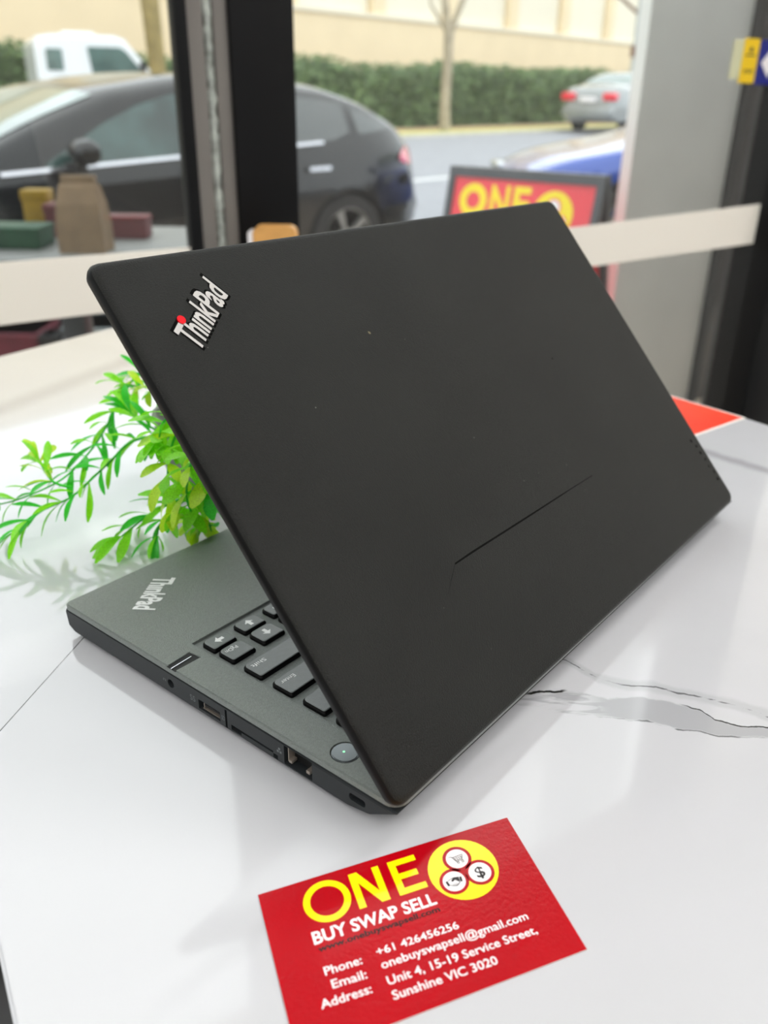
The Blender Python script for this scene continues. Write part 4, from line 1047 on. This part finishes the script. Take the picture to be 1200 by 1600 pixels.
# silver sedan across the street, tail towards the shop
sed_top = [(2.3, .50), (2.22, .66), (1.9, .78), (1.1, .93), (.95, .97), (.3, 1.33), (-.2, 1.43), (-.8, 1.41), (-1.1, 1.30), (-1.5, 1.12), (-1.75, 1.08), (-2.2, 1.05), (-2.30, .95), (-2.36, .75), (-2.38, .5)]
sed_belt = [(2.3, .45), (1.9, .68), (1.0, .88), (0, .92), (-1.6, .97), (-2.2, .98), (-2.38, .5)]
def sedan(name, label, loc, rz, paint, glass):
    c = Car(sed_top, sed_belt, .88, name, label, loc, rz, paint)
    c.side('door_glass', [(.62, .94, .98), (.3, .95, 1.18), (0, .955, 1.28), (-.2, .96, 1.31)], glass)
    c.side('door_glass', [(-.28, .965, 1.32), (-.7, .975, 1.31), (-1.0, .99, 1.22), (-1.15, 1.0, 1.12)], glass)
    c.top('windscreen', rng(.90, .25, 7), .03, glass); c.top('rear_glass', rng(-.95, -1.45, 6), .03, glass); c.mirrors(.55, .95)
    for sd in (1, -1):
        q = box('tail_lamp', -2.40, -2.24, sd * .60 - .19, sd * .60 + .19, .74, .93, M_tail, c.root, None, .03); q['label'] = 'red tail lamp'
        q = box('head_lamp', 2.06, 2.22, sd * .58 - .16, sd * .58 + .16, .56, .68, M_headl, c.root, None, .03)
    box('number_plate', -2.41, -2.37, -.22, .22, .70, .82, M_whi, c.root, None, .005)
    box('rear_bumper', -2.42, -2.25, -.74, .74, .36, .58, paint, c.root, None, .05)
    box('front_bumper', 2.20, 2.34, -.70, .70, .28, .50, paint, c.root, None, .05)
    box('grille', 2.24, 2.30, -.32, .32, .52, .66, M_tyre, c.root, None, .02)
    return c
tl = col(915, 11.9)
sp = tl.dot(ST)
sl = sedan('sedan_car', 'silver sedan parked across the road, red tail lamps facing the shop', RN(sp + 2.3, 11.95, zroad(11.95) + .06), math.atan2(ST.y, ST.x), M_carsilver, M_cg2)
# blue car on the right, nose to the left
bl = sedan('sedan_car', 'shiny blue car, bonnet and pale windscreen showing left of the grey pillar', Vector((3.25, 8.35, zroad(5.0) + .06)), math.atan2(-.12, -1), M_carblue, M_cg2)
# more distant white truck cab, facing right
tk = empty('truck'); tag(tk, 'white truck cab with a green-tinted side window, passing behind the dark hatchback', 'truck')
tk.location = (-4.95, 13.5, -.80); tk.rotation_euler[2] = math.atan2(.42, .9); tk.scale = (.82, 1, .86)
cabp = [(.0, .55), (.0, 1.88), (.06, 1.96), (.30, 2.0), (1.35, 2.0), (1.52, 1.95), (1.62, 1.83), (2.10, 1.28), (2.16, 1.15), (2.18, .55)]
bm = bmesh.new(); poly_prism(bm, cabp, lambda a, b, h: Vector((a, h, b)), 0, 1.95)
bmesh.ops.recalc_face_normals(bm, faces=bm.faces)
bmesh.ops.bevel(bm, geom=[e for e in bm.edges if abs(e.verts[0].co.y - e.verts[1].co.y) < 1e-5], offset=.06, segments=3, affect='EDGES')
bobj('cab', bm, M_truck, tk, True)
for y0, y1 in ((-.012, .0), (1.95, 1.962)):
    bm = bmesh.new(); poly_prism(bm, [(.92, 1.36), (.86, 1.82), (1.42, 1.82), (1.52, 1.76), (1.92, 1.30), (1.95, 1.13), (1.62, 1.13), (1.55, 1.25), (1.42, 1.36)], lambda a, b, h: Vector((a, h, b)), y0, y1)
    bobj('door_glass', bm, M_cg2, tk)['label'] = 'green-tinted cab window'
    bm = bmesh.new(); poly_prism(bm, rrect(.17, .44, 1.46, 1.78, .03), lambda a, b, h: Vector((a, h, b)), y0, y1); bobj('rear_quarter_glass', bm, M_cg2, tk)
mesh('windscreen', [(1.66, .10, 1.80), (1.66, 1.85, 1.80), (2.115, 1.85, 1.29), (2.115, .10, 1.29)], [(0, 1, 2, 3)], M_cg, tk)
box('roof_visor', .55, 1.1, .5, 1.45, 2.0, 2.07, M_truck, tk, None, .02)
box('mirror', 1.72, 1.80, -.24, -.06, 1.30, 1.62, M_tyre, tk, None, .02)
box('chassis_rail', -2.9, 2.0, .45, 1.5, .50, .70, M_tyre, tk)
box('tray', -3.0, -.12, 0, 1.95, .72, .86, M_pole, tk, None, .01)
box('fuel_tank', .20, .62, -.02, .25, .80, 1.02, M_alu, tk, None, .03)
for wx in (1.35, -2.1):
    for y0, y1 in ((.0, .24), (1.71, 1.95)):
        bm = bmesh.new(); poly_prism(bm, [(wx + .40 * math.cos(2 * PI * k / 28), .40 + .40 * math.sin(2 * PI * k / 28)) for k in range(28)], lambda a, b, h: Vector((a, h, b)), y0, y1)
        w_o = bobj('wheel', bm, M_tyre, tk, True)
        bm = bmesh.new(); poly_prism(bm, [(wx + .2 * math.cos(2 * PI * k / 16), .40 + .2 * math.sin(2 * PI * k / 16)) for k in range(16)], lambda a, b, h: Vector((a, h, b)), y0 - .01, y1 + .01)
        bobj('hub', bm, M_rim, w_o)

# ------------------------------------------------------------------ A-frame sign on the footpath
sgL = Vector((.2525, 3.59, 0)); sgR = Vector((.768, 3.21, 0)); sd_ = (sgR - sgL).normalized(); W_s = (sgR - sgL).length
sg = empty('pavement_sign', (sgL.x, sgL.y, fpz)); sg.rotation_euler[2] = math.atan2(sd_.y, sd_.x)
tag(sg, 'red pavement sign with yellow lettering in a grey frame, standing on the footpath', 'sign')
SH = 1.0
tilt = .22   # front panel leans back
def fp_(c, sgn=1):      # c: x along, y thickness, z up the panel
    return Vector((c.x, sgn * (c.y - (SH - c.z) * tilt), c.z))
def panel(sgn):
    f_ = lambda c: Vector((c.x, sgn * (c.y - .012 - (SH - c.z) * tilt * 1.0), c.z))
    for nm, a in (('frame_bar', (0, W_s, -.012, .012, SH - .035, SH)), ('frame_bar', (0, W_s, -.012, .012, .04, .075)), ('frame_bar', (0, .028, -.012, .012, .0, SH - .035)), ('frame_bar', (W_s - .028, W_s, -.012, .012, .0, SH - .035))):
        box(nm, *a, M_signframe, sg, f_)
    q = box('poster', .028, W_s - .028, -.004, .004, .075, SH - .035, M_signred, sg, f_)
    return q, f_
q, f_ = panel(1); q2, _f2 = panel(-1)
def sp_(x, z, d=.0052): return f_(Vector((x, -d, z)))
def sring(cx, cz, ro, ri, m, d=.0055, n=32):
    V = []; F = []
    for k in range(n):
        a = 2 * PI * k / n; V += [sp_(cx + ro * math.cos(a), cz + ro * math.sin(a), d), sp_(cx + ri * math.cos(a), cz + ri * math.sin(a), d)]
    F = [(2 * k, 2 * ((k + 1) % n), 2 * ((k + 1) % n) + 1, 2 * k + 1) for k in range(n)]
    if ri == 0: V = V[0::2]; F = [tuple(range(n))]
    return mesh('sign_lettering', V, F, m, q)
sring(.120, .885, .060, .030, M_signyel)
text('sign_lettering', 'N', lambda a, b: sp_(.195 + .080 * a, .830 + .112 * b), M_signyel, q, .03)
text('sign_lettering', 'E', lambda a, b: sp_(.292 + .070 * a, .830 + .112 * b), M_signyel, q, .03)
sring(.460, .860, .080, 0, M_signyel)
for cx, cz in ((.460, .885), (.428, .832), (.492, .832)): sring(cx, cz, .030, 0, M_signred, .0060); sring(cx, cz, .024, 0, M_whi, .0066)
text('sign_lettering', 'BUY SWAP SELL', lambda a, b: sp_(.06 + .48 * a, .705 + .055 * b), M_whi, q, .02)
text('sign_lettering', 'www.onebuyswapsell.com', lambda a, b: sp_(.06 + .48 * a, .65 + .03 * b), M_blk, q)

# ------------------------------------------------------------------ left pane reflections built as solid objects; footpath boxes
def opt(u, v, Y):        # point at image (u, v) and depth Y along the camera's heading
    d = ray(u, v); return CAMP + d * (Y / d.y)
ot = empty('reflected_table'); tpz = opt(130, 392, 1.95).z  # table reflected in the glass, rebuilt as a solid one outside
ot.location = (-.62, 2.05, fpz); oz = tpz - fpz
tag(ot, 'pale tabletop reflection above the left frosted band, built as a solid table', 'table')
o_ = box('tabletop', -.50, .235, -.22, .30, oz - .03, oz, M_refltable, ot, None, .006)
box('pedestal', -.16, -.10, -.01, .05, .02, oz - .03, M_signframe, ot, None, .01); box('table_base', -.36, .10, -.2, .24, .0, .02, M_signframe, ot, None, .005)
bag = empty('reflected_bag', opt(138, 398, 1.95).to_tuple()[:2] + (tpz,)); tag(bag, 'brown paper bag reflection in the left pane, built as a solid bag', 'bag')  # bag reflected in the glass, rebuilt as a solid one
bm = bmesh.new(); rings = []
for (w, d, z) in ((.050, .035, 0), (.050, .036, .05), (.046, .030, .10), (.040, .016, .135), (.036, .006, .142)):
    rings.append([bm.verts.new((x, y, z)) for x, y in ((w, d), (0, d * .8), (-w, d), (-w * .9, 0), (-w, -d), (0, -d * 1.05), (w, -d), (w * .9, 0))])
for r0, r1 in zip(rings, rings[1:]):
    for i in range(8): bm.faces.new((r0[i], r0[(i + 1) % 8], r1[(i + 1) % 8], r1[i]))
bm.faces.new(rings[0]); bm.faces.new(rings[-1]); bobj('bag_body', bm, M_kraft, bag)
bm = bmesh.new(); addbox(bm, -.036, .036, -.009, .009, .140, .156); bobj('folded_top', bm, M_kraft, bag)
def crate(name, u, v0, w, d, h, m, label, cat, Y=2.05):  # solid boxes standing in for reflections in the pane
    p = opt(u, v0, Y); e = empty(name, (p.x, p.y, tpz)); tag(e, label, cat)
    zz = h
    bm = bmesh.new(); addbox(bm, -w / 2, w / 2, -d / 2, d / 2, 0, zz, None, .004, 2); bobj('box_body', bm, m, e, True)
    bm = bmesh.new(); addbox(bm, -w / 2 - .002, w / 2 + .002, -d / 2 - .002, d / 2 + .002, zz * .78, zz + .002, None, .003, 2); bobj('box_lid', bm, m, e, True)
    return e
crate('reflected_carton', 18, 350, .15, .10, .045, M_greenbox, 'dark green box reflection at the far left, built as a solid box', 'box', 2.0)
c_ = crate('reflected_carton', 62, 335, .060, .05, .100, M_yelbox, 'yellow box reflection behind the green one, built as a solid box', 'box', 2.2)
crate('reflected_carton', 94, 350, .05, .06, .075, M_redbox, 'dull red box reflection just left of the paper bag, built as a solid box', 'box', 2.15)
crate('reflected_carton', 190, 350, .13, .06, .050, M_redbox, 'flat dull red box reflection just right of the paper bag, built as a solid box', 'box', 2.15)
def ground_box(name, u0, u1, Y, h, m, label, cat, dep=.3):
    a = opt(u0, 520, Y); b = opt(u1, 520, Y); e = empty(name, ((a.x + b.x) / 2, Y + dep / 2, fpz)); tag(e, label, cat)
    w = (b.x - a.x) / 2
    bm = bmesh.new(); addbox(bm, -w, w, -dep / 2, dep / 2, 0, h, None, .008, 2); addbox(bm, -w - .006, w + .006, -dep / 2 - .006, dep / 2 + .006, h - .04, h, None, .005, 1)
    bobj('crate_shell', bm, m, e, True)
    return e
ground_box('crate', -70, 56, 4.02, .20, M_maroon, 'dark maroon crate on the footpath below the left frosted band', 'crate')
ground_box('bin', 60, 82, 3.95, .21, M_tyre, 'black bin between the maroon crate and grey planter', 'bin', .12)
ground_box('planter', 98, 330, 4.14, .20, M_greyblock, 'long grey planter block on the footpath beside the black bin', 'planter')
